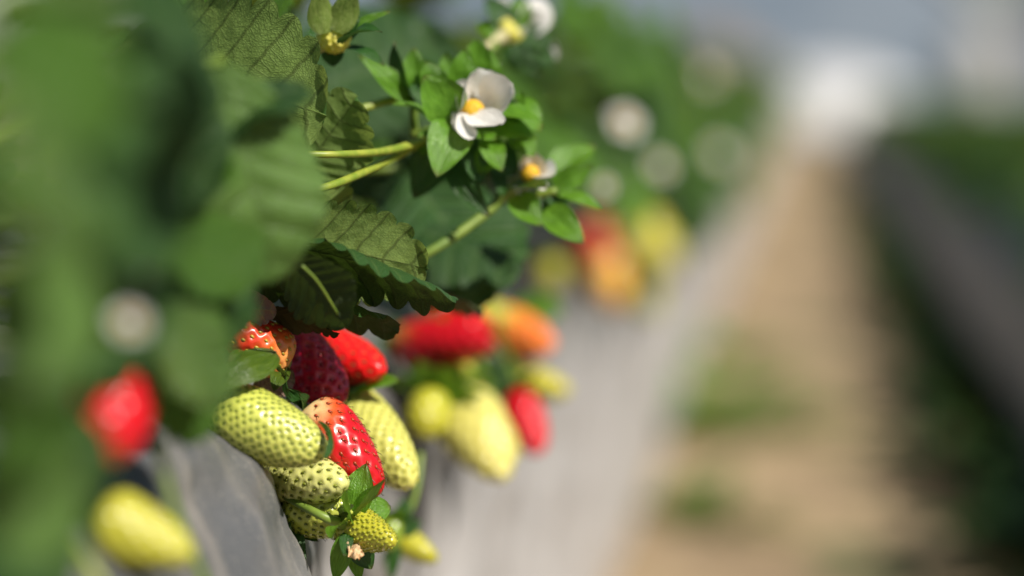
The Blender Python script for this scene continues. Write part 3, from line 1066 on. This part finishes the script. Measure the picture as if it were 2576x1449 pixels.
S((868, 120, D + .004), (966, 165, D), 44, (.2, .8, .5), 'sepald', curl=.8)
S((835, 120, D + .006), (838, 168, D + .006), 46, (.1, .1, 1), 'sepald', curl=.3)
S((812, 100, D + .006), (782, 62, D + .008), 40, (.1, .1, 1), 'sepald', curl=.3)
stalk(F4, [(700, 225, .775), (760, 170, .772), (800, 128, .770), (830, 112, D)], [8, 8, 9, 15], 'stalkp')

# top right flower (soft)
D = .865
F3 = empty("strawberry_flower", P(1290, 80, D), "soft white flower seen from behind at the top edge, facing right", "flower")
petal(F3, (1318, 85, D), (1368, 0, D), 84, (.2, -.1, 1), curl=.8, cup=.4)
petal(F3, (1330, 70, D), (1382, 50, D - .004), 70, (-.2, .1, 1), curl=.8, cup=.4)
petal(F3, (1262, 60, D), (1268, -10, D), 50, (-.2, .1, 1), curl=.5, cup=.4)
petal(F3, (1345, 100, D), (1400, 150, D), 60, (-.2, .1, 1), curl=.5, cup=.4)
dome(F3, (1285, 75, D), (1235, 120, D), 84, 'recept', "flower_base", 40, .8, 9)
S = lambda b, t, w_, n_, mat='sepald', **kw: sepal(F3, b, t, w_, n_, mat, **kw)
for b_, t_ in (((1285, 85), (1195, 60)), ((1290, 70), (1220, -10)), ((1310, 70), (1310, -10)), ((1310, 100), (1400, 165)), ((1300, 105), (1360, 190)), ((1290, 110), (1300, 180)), ((1325, 105), (1340, 170)), ((1320, 90), (1395, 110))):
    S((*b_, D - .004), (*t_, D - .002), 62, (-.2, .3, .9), random.choice(('sepald', 'sepal')), curl=.6)
stalk(F3, [(1150, 195, .83), (1200, 140, .84), (1240, 108, .855), (1285, 75, D)], [10, 10, 11, 24], 'stalkp')


def far_flower(c, R, label, tipdir=(0, .3, 1), yellow=True, group=None):
    base = P(*c)
    F = empty("strawberry_flower", base, label, "flower", group)
    nn = CV(*tipdir)
    a0 = nn.orthogonal().normalized()
    b0 = nn.cross(a0)
    for k in range(5):
        a = 2 * PI * k / 5
        d_ = (a0 * math.cos(a) + b0 * math.sin(a))
        vs, fs, uv = sep_geo(R, R * .95, curl=.4, cup=.2, ns=10, ntt=3, p=.5, pk=1.2)
        mesh_obj("petal", vs, fs, M['petal'], uv, None, F, frame(base + d_ * R * .1, base + d_ * R + nn * R * .15, nn))
    for k in range(5):
        a = 2 * PI * (k + .5) / 5
        d_ = (a0 * math.cos(a) + b0 * math.sin(a))
        vs, fs, uv = sep_geo(R * 1.1, R * .6, curl=.4, cup=.2, ns=10, ntt=3)
        mesh_obj("sepal", vs, fs, M['sepal'], uv, None, F, frame(base - nn * .001, base - nn * .002 + d_ * R, nn))
    o_ = dome(F, c, c[:2] + (c[2] - .1,), 2 * R * .38 / K / c[2], 'anther', "flower_centre")
    o_.matrix_basis = T(nn * R * .06) @ frame(Vector((0, 0, 0)), nn, Vector((0, 0, 1)) if abs(nn.z) < .9 else Vector((1, 0, 0)))
    return F


far_flower((1572, 312, 1.30), .0085, "blurred cream white flower among the foliage right of the sharp sprig", (.4, .5, .8))
far_flower((1812, 390, 2.0), .009, "pale blurred disc added for a leaf highlight at the right edge of the row foliage", (.4, .5, .8))  # flower shape added in place of a leaf's bright highlight
far_flower((1775, 190, 2.2), .009, "faint pale blurred flower high in the row foliage at the right", (.4, .5, .8))
far_flower((1690, 262, 2.0), .006, "small olive blurred bud between the cream flower and the pale disc", (.2, .3, .5))
far_flower((1660, 420, 1.5), .0065, "small pale blurred flower below the cream white one", (.4, .5, .8))
far_flower((1520, 470, 1.15), .004, "small blurred pale bud just right of the smaller sharp flower", (.2, .3, 1))
far_flower((350, 680, .50), .0028, "very blurred white foreground flower with a yellow centre at the left", (.5, .4, .7))
far_flower((325, 815, .48), .0034, "lower very blurred cream foreground flower at the left", (.3, .6, .7))
far_flower((45, 590, .42), .005, "very blurred pale foreground flower at the left picture edge", (.3, .6, .7))

# ------------------------------------------------------------------ focus plant: leaves traced one by one
PL = empty("strawberry_plant", (-.27, .80, .335), "sharp strawberry plant whose toothed leaves overhang the red and green berries", "plant")
G = "leaf"
# L1 underside glowing, toothed right rim
leaf(PL, (300, 120, .765), (818, 290, .736), 440, (-.05, .10, -.99), 'leafy', "leaf with glowing pale underside and dark rim at the top", cup=.0, curl=.25, side=.03, teeth=.22, wav=.03, ntt=18, ns=160)
# L2 lower leaf, underside
leaf(PL, (735, 470, .772), (898, 243, .758), 235, (-.2, -.2, -.95), 'leafy', cup=.0, curl=.2, side=.05, teeth=.22, wav=.04, ntt=16, ns=144)
leaf(PL, (690, 420, .776), (872, 522, .766), 190, (-.2, -.1, -.95), 'leafy', cup=.0, curl=.2, side=.05, teeth=.3, wav=.04, ntt=14, ns=120)
# L3 toothed leaf, pale underside above, a dark leaf crossing below it
leaf(PL, (640, 590, .752), (1078, 676, .746), 250, (.0, .15, -.98), 'leafy', cup=.0, curl=.3, side=.05, teeth=.22, wav=.04, ntt=18, ns=144)
leaf(PL, (640, 610, .733), (1152, 757, .735), 250, (.10, .90, -.40), 'leafd', "dark leaf seen from below with a toothed lower tip", cup=.05, curl=.4, side=.2, teeth=.2, wav=.03, puck=.015, ntt=16, ns=120)
# L4 dark leaf in front-below
leaf(PL, (520, 650, .730), (1003, 838, .750), 240, (.05, .90, -.30), 'leafd', cup=.1, curl=.35, side=.15, wav=.03, puck=.015, teeth=.12, ntt=14, ns=110)
leaf(PL, (700, 640, .712), (872, 825, .716), 230, (-.1, .75, -.4), 'leafd', cup=.1, curl=.4, wav=.03, puck=.015)
# L5 pinkish underside and olive fold
leaf(PL, (520, 776, .742), (696, 782, .738), 100, (.0, .35, -.9), 'leafp', "old leaf with pinkish underside", cup=.1, curl=.3, teeth=.1)
leaf(PL, (540, 799, .748), (668, 840, .744), 80, (.1, .5, -.8), 'leafp', "small old leaf with pinkish underside", cup=.1, curl=.3, teeth=.1)
leaf(PL, (650, 778, .748), (854, 840, .746), 80, (.05, .6, -.6), 'leafo', cup=-.1, curl=.25, teeth=.08)
leaf(PL, (640, 985, .752), (735, 930, .748), 100, (-.2, .2, -.9), 'leafp', cup=.1, curl=.3, teeth=.05)
# L6 dark glossy leaf behind
leaf(PL, (1010, 420, .872), (1240, 760, .855), 400, (.15, .45, .85), 'leafd', cup=.15, curl=.5, side=.2, wav=.09, puck=.05, ntt=14, ns=110)
leaf(PL, (930, 560, .86), (1290, 690, .845), 330, (.1, .75, .5), 'leafd', cup=.1, curl=.6, side=.3, wav=.05)
leaf(PL, (860, 640, .835), (1010, 745, .82), 200, (.0, .7, .7), 'leaf', cup=.1, curl=.4)
leaf(PL, (900, 720, .83), (1215, 790, .82), 180, (.0, .95, -.15), 'leafo', cup=.1, curl=.3)
# L7, L8: behind at top
leaf(PL, (740, 260, .90), (1110, 110, .93), 420, (-.1, .3, .95), 'leafd', cup=.1, curl=.3, side=.1)
leaf(PL, (840, 420, .90), (1000, 60, .94), 400, (-.1, .2, .95), 'leaf', cup=.1, curl=.3, side=.1)
leaf(PL, (1100, 60, .98), (900, 520, .92), 420, (.1, .2, .95), 'leafd', cup=.1, curl=.3, side=.1)
leaf(PL, (560, 120, .815), (735, 20, .80), 210, (.2, .75, .6), 'leafb', cup=.1, curl=.4)
leaf(PL, (420, 90, .80), (560, -50, .80), 210, (-.2, .6, .8), 'leafb', cup=.1, curl=.4)
leaf(PL, (640, 420, .82), (760, 700, .81), 300, (.1, .3, .9), 'leafd', cup=.1, curl=.3)
leaf(PL, (500, 560, .80), (760, 600, .79), 300, (.1, .5, .9), 'leafd', cup=.1, curl=.3)
leaf(PL, (470, 430, .78), (660, 330, .76), 260, (.1, .7, .6), 'leaf', cup=.1, curl=.3)
leaf(PL, (380, 250, .76), (760, 330, .745), 180, (.1, .8, .5), 'leaf', cup=.1, curl=.3)
for pts in ([(-.27, .80, .335), (-.22, .77, .40), P(470, 300, .750)], [(-.27, .80, .335), (-.21, .79, .37), P(775, 470, .757)],
            [(-.27, .80, .335), (-.24, .76, .37), P(640, 640, .738)], [(-.27, .80, .335), (-.23, .74, .36), P(560, 690, .700)],
            [(-.27, .80, .335), (-.22, .86, .38), P(1010, 420, .872)], [(-.27, .80, .335), (-.24, .88, .40), P(740, 260, .90)]):
    tube("leaf_stalk", pts, .0014, 'stalkg', PL)
# a few pale midrib lit petioles
stalk(PL, [(760, 668, .700), (800, 710, .704), (850, 790, .716)], 3.5, 'stalkg', "leaf_stalk")

# shaded leaves and stalks among the soft berries behind
for b_, t_, w_, n_, mt in (((1010, 905, 1.0), (1095, 965, .985), 90, (-.2, .4, .9), 'leafb'), ((1180, 880, 1.02), (1260, 1000, 1.0), 120, (.2, .4, .9), 'leafd'),
                          ((1060, 880, 1.04), (1160, 1010, 1.03), 150, (.0, .3, .95), 'leafd'), ((1240, 900, 1.08), (1330, 1010, 1.06), 120, (.2, .3, .9), 'leafd'),
                          ((960, 930, 1.0), (1015, 1060, .99), 100, (.0, .3, .95), 'leafd'), ((1240, 900, 1.05), (1300, 960, 1.03), 70, (.3, .5, .8), 'leaf'),
                          ((1150, 900, .96), (1120, 985, .945), 60, (-.1, .4, .9), 'leaf'), ((1290, 760, 1.1), (1400, 800, 1.08), 110, (.1, .6, .8), 'leafb')):
    leaf(PL, b_, t_, w_, n_, mt, cup=.1, curl=.4, ns=45, ntt=6)
stalk(PL, [(1190, 850, 1.0), (1215, 950, .98), (1200, 1020, .955)], 8, 'stalkg')
stalk(PL, [(1060, 840, 1.0), (1085, 920, .98), (1098, 1000, .938)], 8, 'stalkg')
stalk(PL, [(1250, 860, 1.05), (1290, 930, 1.03), (1302, 1002, 1.0)], 8, 'stalkg')

# soft foreground plant
PF = empty("strawberry_plant", (-.25, .56, .335), "blurred foreground strawberry plant with a toothed leaf just left of the sprig", "plant")
leaf(PF, (540, 150, .628), (680, 715, .640), 400, (.25, .45, .85), 'leafs', "largest blurred foreground leaf with toothed right edge", cup=.12, curl=.5, side=.12, teeth=.12, wav=.04)
leaf(PF, (420, 560, .60), (640, 720, .60), 330, (.2, .75, .6), 'leaf', cup=.1, curl=.4)
leaf(PF, (520, 360, .63), (770, 215, .642), 260, (.1, .9, .25), 'leafd', cup=.1, curl=.5)
leaf(PF, (420, 420, .645), (690, 330, .65), 260, (-.2, .5, .8), 'leafd', cup=.1, curl=.4)
leaf(PF, (270, 20, .53), (520, 90, .55), 250, (.2, .6, .75), 'leafd', cup=.1, curl=.4)
leaf(PF, (330, 850, .58), (590, 930, .585), 300, (.2, .7, .7), 'leaf', cup=.1, curl=.5)
leaf(PF, (400, 760, .565), (560, 1020, .575), 230, (.4, .5, .75), 'leafs', cup=.1, curl=.4)
leaf(PF, (370, 850, .60), (510, 1110, .60), 210, (.2, .5, .85), 'leaf', cup=.1, curl=.5)
leaf(PF, (250, 500, .52), (480, 640, .53), 260, (.1, .6, .75), 'leaf', cup=.1, curl=.4)
leaf(PF, (160, 760, .52), (330, 960, .53), 260, (.1, .5, .85), 'leaf', cup=.1, curl=.4)
leaf(PF, (560, 380, .61), (545, 470, .61), 100, (.1, .5, .85), 'leafb', cup=.1, curl=.4)
stalk(PF, [(395, 1110, .585), (435, 1270, .588), (475, 1370, .592), (520, 1480, .595)], [9, 11, 12, 12], 'stalkg', "runner")
stalk(PF, [(140, 1290, .54), (190, 1370, .55), (260, 1480, .55)], [13, 15, 16], 'stalk', "runner")
for t_ in ((560, 150, .628), (420, 560, .60), (330, 850, .58), (270, 20, .53)):
    p1 = P(*t_)
    p0 = Vector((-.25, .56, .335))
    tube("leaf_stalk", [p0, (p0 + p1) / 2 + Vector((-.01, 0, .02)), p1], .0014, 'stalkg', PF)

PF2 = empty("strawberry_plant", (-.23, .38, .335), "nearest strawberry plant, blurred into soft green shapes at the left picture edge", "plant")
for b_, t_, w_, n_, mt in (((-60, 120, .40), (330, 260, .42), 420, (.2, .4, .9), 'leaf'), ((20, 260, .375), (230, 640, .39), 330, (.5, .6, .6), 'leafs'),
                          ((-80, 560, .39), (260, 520, .41), 330, (.4, .7, .5), 'leaf'), ((-40, 700, .42), (240, 900, .43), 400, (.3, .5, .8), 'leafs'),
                          ((-60, 950, .42), (180, 1130, .44), 360, (.1, .5, .9), 'leaf'), ((-20, 1060, .44), (170, 1400, .45), 340, (.35, .5, .8), 'leafs'),
                          ((60, 1000, .50), (240, 1260, .50), 240, (.1, .4, .9), 'leafd'), ((130, 850, .50), (310, 920, .51), 180, (.1, .6, .7), 'leafd'),
                          ((60, -60, .45), (300, 120, .46), 400, (.3, .5, .8), 'leafs'), ((260, 200, .48), (480, 420, .5), 420, (.1, .3, .9), 'leafd'),
                          ((180, 400, .48), (480, 560, .5), 420, (.1, .4, .9), 'leafd'), ((-60, 1250, .5), (160, 1500, .5), 300, (.1, .4, .9), 'leafd'),
                          ((180, 640, .5), (420, 840, .52), 420, (.1, .4, .9), 'leafd'), ((300, 140, .55), (560, 230, .57), 300, (0, .4, .9), 'leafd'),
                          ((300, 300, .58), (560, 480, .60), 340, (0, .3, .9), 'leafd'), ((380, 640, .60), (620, 840, .62), 340, (0, .3, .9), 'leafd')):
    leaf(PF2, b_, t_, w_, n_, mt, cup=.12, curl=.45, side=.15, ns=54, ntt=8)
    p1 = P(*b_)
    p0 = Vector((-.23, .38, .335))
    tube("leaf_stalk", [p0, (p0 + p1) / 2 + Vector((-.01, 0, .015)), p1], .0014, 'stalkg', PF2, 6)

for b_, t_, w_ in (((960, -560, .44), (1060, -280, .44), 330), ((760, -430, .47), (900, -190, .465), 300)):  # unseen leaves added above the view to shade the left foreground
    leaf(PF2, b_, t_, w_, (.4, .75, .5), 'leaf', cup=.12, curl=.45, side=.15, ns=54, ntt=8)
    p1 = P(*b_)
    tube("leaf_stalk", [Vector((-.23, .38, .335)), p1 * .5 + Vector((-.115, .19, .20)), p1], .0014, 'stalkg', PF2, 6)

# ------------------------------------------------------------------ rows of plants
PROTO = []
for k, mt in enumerate(('leaf', 'leaf', 'leafs', 'leafb', 'leaf', 'leafd')):
    vs, fs, uv = blade(.052, .046, cup=.15, curl=.5 + .1 * k, side=.15, ns=45, ntt=6, seed=90 + k, wav=.05)
    o = mesh_obj("proto", vs, fs, M[mt], uv)
    PROTO.append(o.data)
    bpy.data.objects.remove(o)


def leaf_frames(rnd, n, R=.14, hgt=.10, lean=0.0, skirt=0, sz=0.0):
    """frames of n trifoliate leaves over a crown at the origin"""
    out, st = [], []
    for k in range(n):
        a = 2.39996 * k + rnd.uniform(-.3, .3)
        f = (k + .5) / n
        rad = R * math.sqrt(f) * rnd.uniform(.85, 1.15)
        z = hgt * (1.05 - .92 * f) * rnd.uniform(.85, 1.15)
        c = Vector((rad * math.cos(a) + lean, rad * math.sin(a), z))
        d0 = Vector((math.cos(a), math.sin(a), .25 - 1.2 * f + rnd.uniform(-.2, .2))).normalized()
        nn = Vector((math.cos(a) * (.3 + .5 * f), math.sin(a) * (.3 + .5 * f), 1)).normalized()
        if k >= n - skirt:
            a = rnd.uniform(-1.25, 1.25)
            q = rnd.random()
            c = Vector((.085 + .03 * math.cos(a) + .02 * (1 - q), .11 * math.sin(a), .055 + sz - .085 * q))
            d0 = Vector((.35, math.sin(a) * .6, -.7)).normalized()
            nn = Vector((.9, -.15, .6)).normalized()
        for da in (-1.15, 0, 1.15):
            d_ = Matrix.Rotation(da, 3, nn) @ d0
            nj = (nn + Vector((rnd.uniform(-.3, .3), rnd.uniform(-.3, .3), 0))).normalized()
            out.append((frame(c, c + d_, nj), rnd.uniform(.8, 1.15)))
        st.append(c)
    return out, st


def plant_parts(loc, seed, n=9, label=None, group=None, **kw):
    rnd = random.Random(seed)
    E = empty("strawberry_plant", loc, label, "plant", group)
    fr, st = leaf_frames(rnd, n, **kw)
    for mm, s in fr:
        o = bpy.data.objects.new("leaf", rnd.choice(PROTO))
        COL.objects.link(o)
        place(o, E, T(Vector(loc)) @ mm @ Matrix.Scale(s, 4))
    for c in st:
        tube("leaf_stalk", [Vector(loc), Vector(loc) + Vector((c.x * .4, c.y * .4, c.z * .7)), Vector(loc) + c], .0013, 'stalkg', E, 6)
    return E


mids = [(1.02, "soft strawberry plant directly behind the sharp sprig"), (1.24, "soft strawberry plant above the blurred red and orange berries"), (1.47, "blurred strawberry plant above the far orange-yellow berry"), (1.71, "blurred strawberry plant just beyond the far cluster of yellow berries")]
for i, (y, lb) in enumerate(mids):
    plant_parts((-.235 - (.03 if i == 0 else 0), y, .335), 100 + i, 12 if i == 0 else 17, lb, "strawberry plants along the left row", skirt=(0, 4, 3, 4)[i], sz=.085 if i < 2 else .07)
for i in range(9):
    plant_parts((-.225 + .02 * math.sin(i * 2.1), 1.95 + .23 * i, .335), 120 + i, 17, "blurred strawberry plant further down the left row, beyond the far berries", "strawberry plants down the left row", skirt=6)
# farther plants: one mesh each, copied
def foliage_mesh(seed, n=12):
    rnd = random.Random(seed)
    V, F, U = [], [], []
    vs0, fs0, uv0 = blade(.052, .046, cup=.15, curl=.6, side=.15, ns=18, ntt=3, seed=seed)
    fr, st = leaf_frames(rnd, n)
    for mm, s in fr:
        q = len(V)
        for v_ in vs0:
            V.append(tuple(mm @ (Vector(v_) * s)))
        F += [tuple(i + q for i in f_) for f_ in fs0]
        U += uv0
    for c in st:
        tv, tf = tube_geo([Vector((0, 0, 0)), Vector((c.x * .4, c.y * .4, c.z * .7)), c + Vector((0, 0, .001))], [.002, .002, .003], 5, 3)
        q = len(V)
        V += tv
        F += [tuple(i + q for i in f_) for f_ in tf]
        U += [(.3, .3)] * len(tv)
    return V, F, U


FM = []
for k in range(4):
    V, F, U = foliage_mesh(300 + k)
    o = mesh_obj("strawberry_plant", V, F, M[('leaf', 'leafd', 'leaf', 'leafs')[k]], U)
    FM.append(o.data)
    bpy.data.objects.remove(o)
rnd = random.Random(5)


def far_plant(x, y, z, label, group, s=1.0):
    o = bpy.data.objects.new("strawberry_plant", rnd.choice(FM))
    COL.objects.link(o)
    place(o, None, T(Vector((x, y, z))) @ Matrix.Rotation(rnd.uniform(0, 6.28), 4, 'Z') @ Matrix.Scale(s * rnd.uniform(.9, 1.1), 4))
    tag(o, label, "plant", group)


y = 4.05
while y < 15:
    far_plant(-.225 + rnd.uniform(-.02, .02), y, .335, "tiny soft strawberry plant near the far end of the left row", "strawberry plants at the far end of the left row")
    y += .24
y = 1.3
while y < 15:
    for xx in (.395, .54):
        far_plant(xx + rnd.uniform(-.02, .02), y + rnd.uniform(-.03, .03), .20, "dark blurred strawberry plant on the shaded bed right of the path", "strawberry plants on the right bed", .95)
    y += .25
# berries down the row (copies of three kinds)
KIND = []
for k, (cf, mt) in enumerate(((cred((.56, .006, .012)), 'bred'), (cgreen(), 'bgreen'), (cred((.72, .3, .04)), 'bred'))):
    (v, f, c), _ = berry_geo(.036, .024, 60, cf, nu=28, nv=18, seed=70 + k)
    o = mesh_obj("strawberry", v, f, M[mt], None, c)
    vs, fs, uv = [], [], []
    for q in range(5):
        a = 2 * PI * q / 5
        v1, f1, u1 = sep_geo(.011, .007, ns=6, ntt=2)
        fr = frame(Vector((0, 0, 0)), Vector((math.cos(a), -.1, math.sin(a))), Vector((0, -1, 0)))
        n0 = len(vs)
        vs += [tuple(fr @ Vector(p)) for p in v1]
        fs += [tuple(i + n0 for i in ff) for ff in f1]
        uv += u1
    ca = mesh_obj("calyx", vs, fs, M['sepal'], uv)
    KIND.append((o.data, ca.data))
    bpy.data.objects.remove(o)
    bpy.data.objects.remove(ca)
names = ("red", "yellow-green", "orange")
for i in range(26):
    y = 1.95 + i * .24 + rnd.uniform(-.06, .06)
    k = rnd.choice((0, 1, 1, 2, 1))
    o = bpy.data.objects.new("strawberry", KIND[k][0])
    COL.objects.link(o)
    b_ = Vector((-.142 + rnd.uniform(-.006, .012), y, .30 + rnd.uniform(-.04, .015)))
    place(o, None, frame(b_, b_ + Vector((.35, rnd.uniform(-.3, .3), -1)), Vector((1, 0, 0))))
    tag(o, "tiny blurred %s strawberry hanging far down the left row" % names[k], "strawberry", "%s strawberries far down the left row" % names[k])
    c_ = bpy.data.objects.new("calyx", KIND[k][1])
    COL.objects.link(c_)
    place(c_, o, WM[o.name])

# ------------------------------------------------------------------ weeds along the path
def weed(x, y, s, label, seed, n=26, mat='leafb', group=None, zs=.45):
    rnd = random.Random(seed)
    V, F, U = [], [], []
    v0, f0, u0 = sep_geo(.05, .02, curl=1.0, ns=8, ntt=2)
    for k in range(n):
        a = rnd.uniform(0, 6.28)
        r = rnd.uniform(0, .05)
        b_ = Vector((r * math.cos(a), r * math.sin(a) * 1.6, rnd.uniform(0, .03)))
        d_ = Vector((math.cos(a), math.sin(a), rnd.uniform(.2, 1.6)))
        fr = frame(b_, b_ + d_, Vector((-d_.x, -d_.y, 1.2)))
        q = len(V)
        ss = rnd.uniform(.6, 1.3)
        V += [tuple(fr @ (Vector(p) * ss)) for p in v0]
        F += [tuple(i + q for i in ff) for ff in f0]
        U += u0
        tv, tf = tube_geo([Vector((0, 0, -.002)), b_ * .6 + Vector((0, 0, .004)), b_ + d_.normalized() * .004], [.002, .002, .002], 5, 3)
        q = len(V)
        V += tv
        F += [tuple(i + q for i in ff) for ff in tf]
        U += [(.3, .3)] * len(tv)
    o = mesh_obj("weed", V, F, M[mat], U, None, None, T(Vector((x, y, .0))) @ Matrix.Diagonal((s, s, s * zs, 1)))
    tag(o, label, "weed", group)


weed(-.122, 2.85, 2.2, "bright green blurred weed at the foot of the lit bed, left edge of the path", 1, 34)
weed(-.12, 3.45, 1.6, "fainter blurred weed just beyond the bright green one at the left edge of the path", 4, 30)
weed(-.112, 2.26, 1.25, "low dull green blurred weed nearest the bottom at the left edge of the path", 2, 30, 'leaf')
for i in range(60):
    y = 1.5 + i * .13
    weed(.222 + rnd.uniform(-.02, .02), y, rnd.uniform(1.2, 1.8), "dark green blurred weed along the shaded right edge of the path", 30 + i, 22, 'leafd', "weeds along the right edge of the path", .6)

# ------------------------------------------------------------------ far background
def arch_tunnel(name, cx, cy, wd, ht, ln, mat, rib, label, cat, nrib=8, pw=2.0, nose=.1):
    E = empty(name, (cx, cy, 0), label, cat)
    n = 28
    pr = []
    for i in range(n + 1):
        a = PI * i / n
        pr.append((-wd / 2 * math.copysign(abs(math.cos(a)) ** (2 / pw), math.cos(a)), ht * math.sin(a) ** (2 / pw)))
    vs, fs = [], []
    m_ = 12
    for j in range(m_ + 1):
        for (x, z) in pr:
            vs.append((x, ln * j / m_, z * (1 - .01 * (j % 2))))
    for j in range(m_):
        for i in range(n):
            q = j * (n + 1) + i
            fs.append((q, q + 1, q + n + 2, q + n + 1))
    mesh_obj("cover", vs, fs, M[mat], None, None, E, T(Vector((cx, cy, 0))))
    vs, fs = [], []
    for k in range(9):
        a = PI / 2 * k / 8
        vs += [(x * max(math.cos(a), .01), -.01 - nose * math.sin(a), z * max(math.cos(a), .01)) for x, z in pr]
    for k in range(8):
        for i in range(n):
            q = k * (n + 1) + i
            fs.append((q, q + n + 1, q + n + 2, q + 1))
    mesh_obj("end_wall", vs, fs, M[mat], None, None, E, T(Vector((cx, cy, 0))))
    for j in range(nrib):
        yy = ln * j / max(1, nrib - 1)
        tube("hoop", [Vector((cx + x * 1.01, cy + yy - .03, z * 1.01)) for x, z in pr[::2]], wd * .006, rib, E, 6)
    return E


M['white'] = simple("white film", (.58, .58, .59), (.64, .64, .65), 3, .5)
M['blue'] = simple("blue grey film", (.16, .215, .30), (.25, .30, .38), .35, .6)
M['metal'] = simple("galvanised hoop", (.25, .27, .3), (.32, .33, .35), 10, .4)
M['drum'] = simple("pale drum plastic", (.40, .40, .40), (.48, .47, .46), 5, .5)
M['mound'] = simple("brown earth", (.16, .125, .095), (.22, .17, .13), 1.5, .95, bump=.6, bdist=.2)
Vp = P(2075, 300, 20)
arch_tunnel("row_cover", Vp.x, Vp.y, 1.75, .52, 3.0, 'white', 'metal', "low rounded white cover at the far end of the path", "row cover", 4, 2.0, .9)
arch_tunnel("polytunnel", -4, 46, 16, 4.2, 24, 'blue', 'metal', "wide blue-grey tunnel far behind the left row", "polytunnel", 6)
arch_tunnel("polytunnel", 12.4, 46, 16, 4.2, 24, 'blue', 'metal', "blue-grey tunnel far behind the right bed", "polytunnel", 6)
# pale drum
E_ = P(2455, 300, 24)
prf = [(.0, 0), (.26, 0), (.29, .03), (.30, .2), (.285, .22), (.305, .26), (.30, .5), (.285, .53), (.305, .57), (.29, .82), (.25, .88), (.12, .90), (.12, .95), (.0, .95)]
vs, fs = [], []
for (r, z) in prf:
    for k in range(28):
        vs.append((r * math.cos(2 * PI * k / 28), r * math.sin(2 * PI * k / 28), z))
for i in range(len(prf) - 1):
    for k in range(28):
        a_, b_ = i * 28 + k, i * 28 + (k + 1) % 28
        fs.append((a_, b_, b_ + 28, a_ + 28))
tag(mesh_obj("drum", vs, fs, M['drum'], None, None, None, T(Vector((E_.x, E_.y, -.004)))), "pale grey upright drum far away at the right", "drum")
# earth mound
mb = P(1800, 210, 34)
xs = [-2.6 + 5.2 * i / 40 for i in range(41)]
ys = [-2 + 4 * i / 30 for i in range(31)]
tag(grid_obj("earth_mound", [mb.x + x for x in xs], [mb.y + y for y in ys],
             lambda x, y: -.05 + max(0, 1.25 * math.exp(-(((x - mb.x) / 1.1) ** 2 + ((y - mb.y) / 1.0) ** 2)) + .12 * noise.noise((x * 1.5, y * 1.5, 0)) - .06), M['mound']), kind="structure")
# green beds farther right
for i in range(30):
    far_plant(1.0 + rnd.uniform(-.1, .1), 4 + i * .4, .15, "tiny blurred strawberry plant beyond the right bed", "strawberry plants beyond the right bed", 1.3)
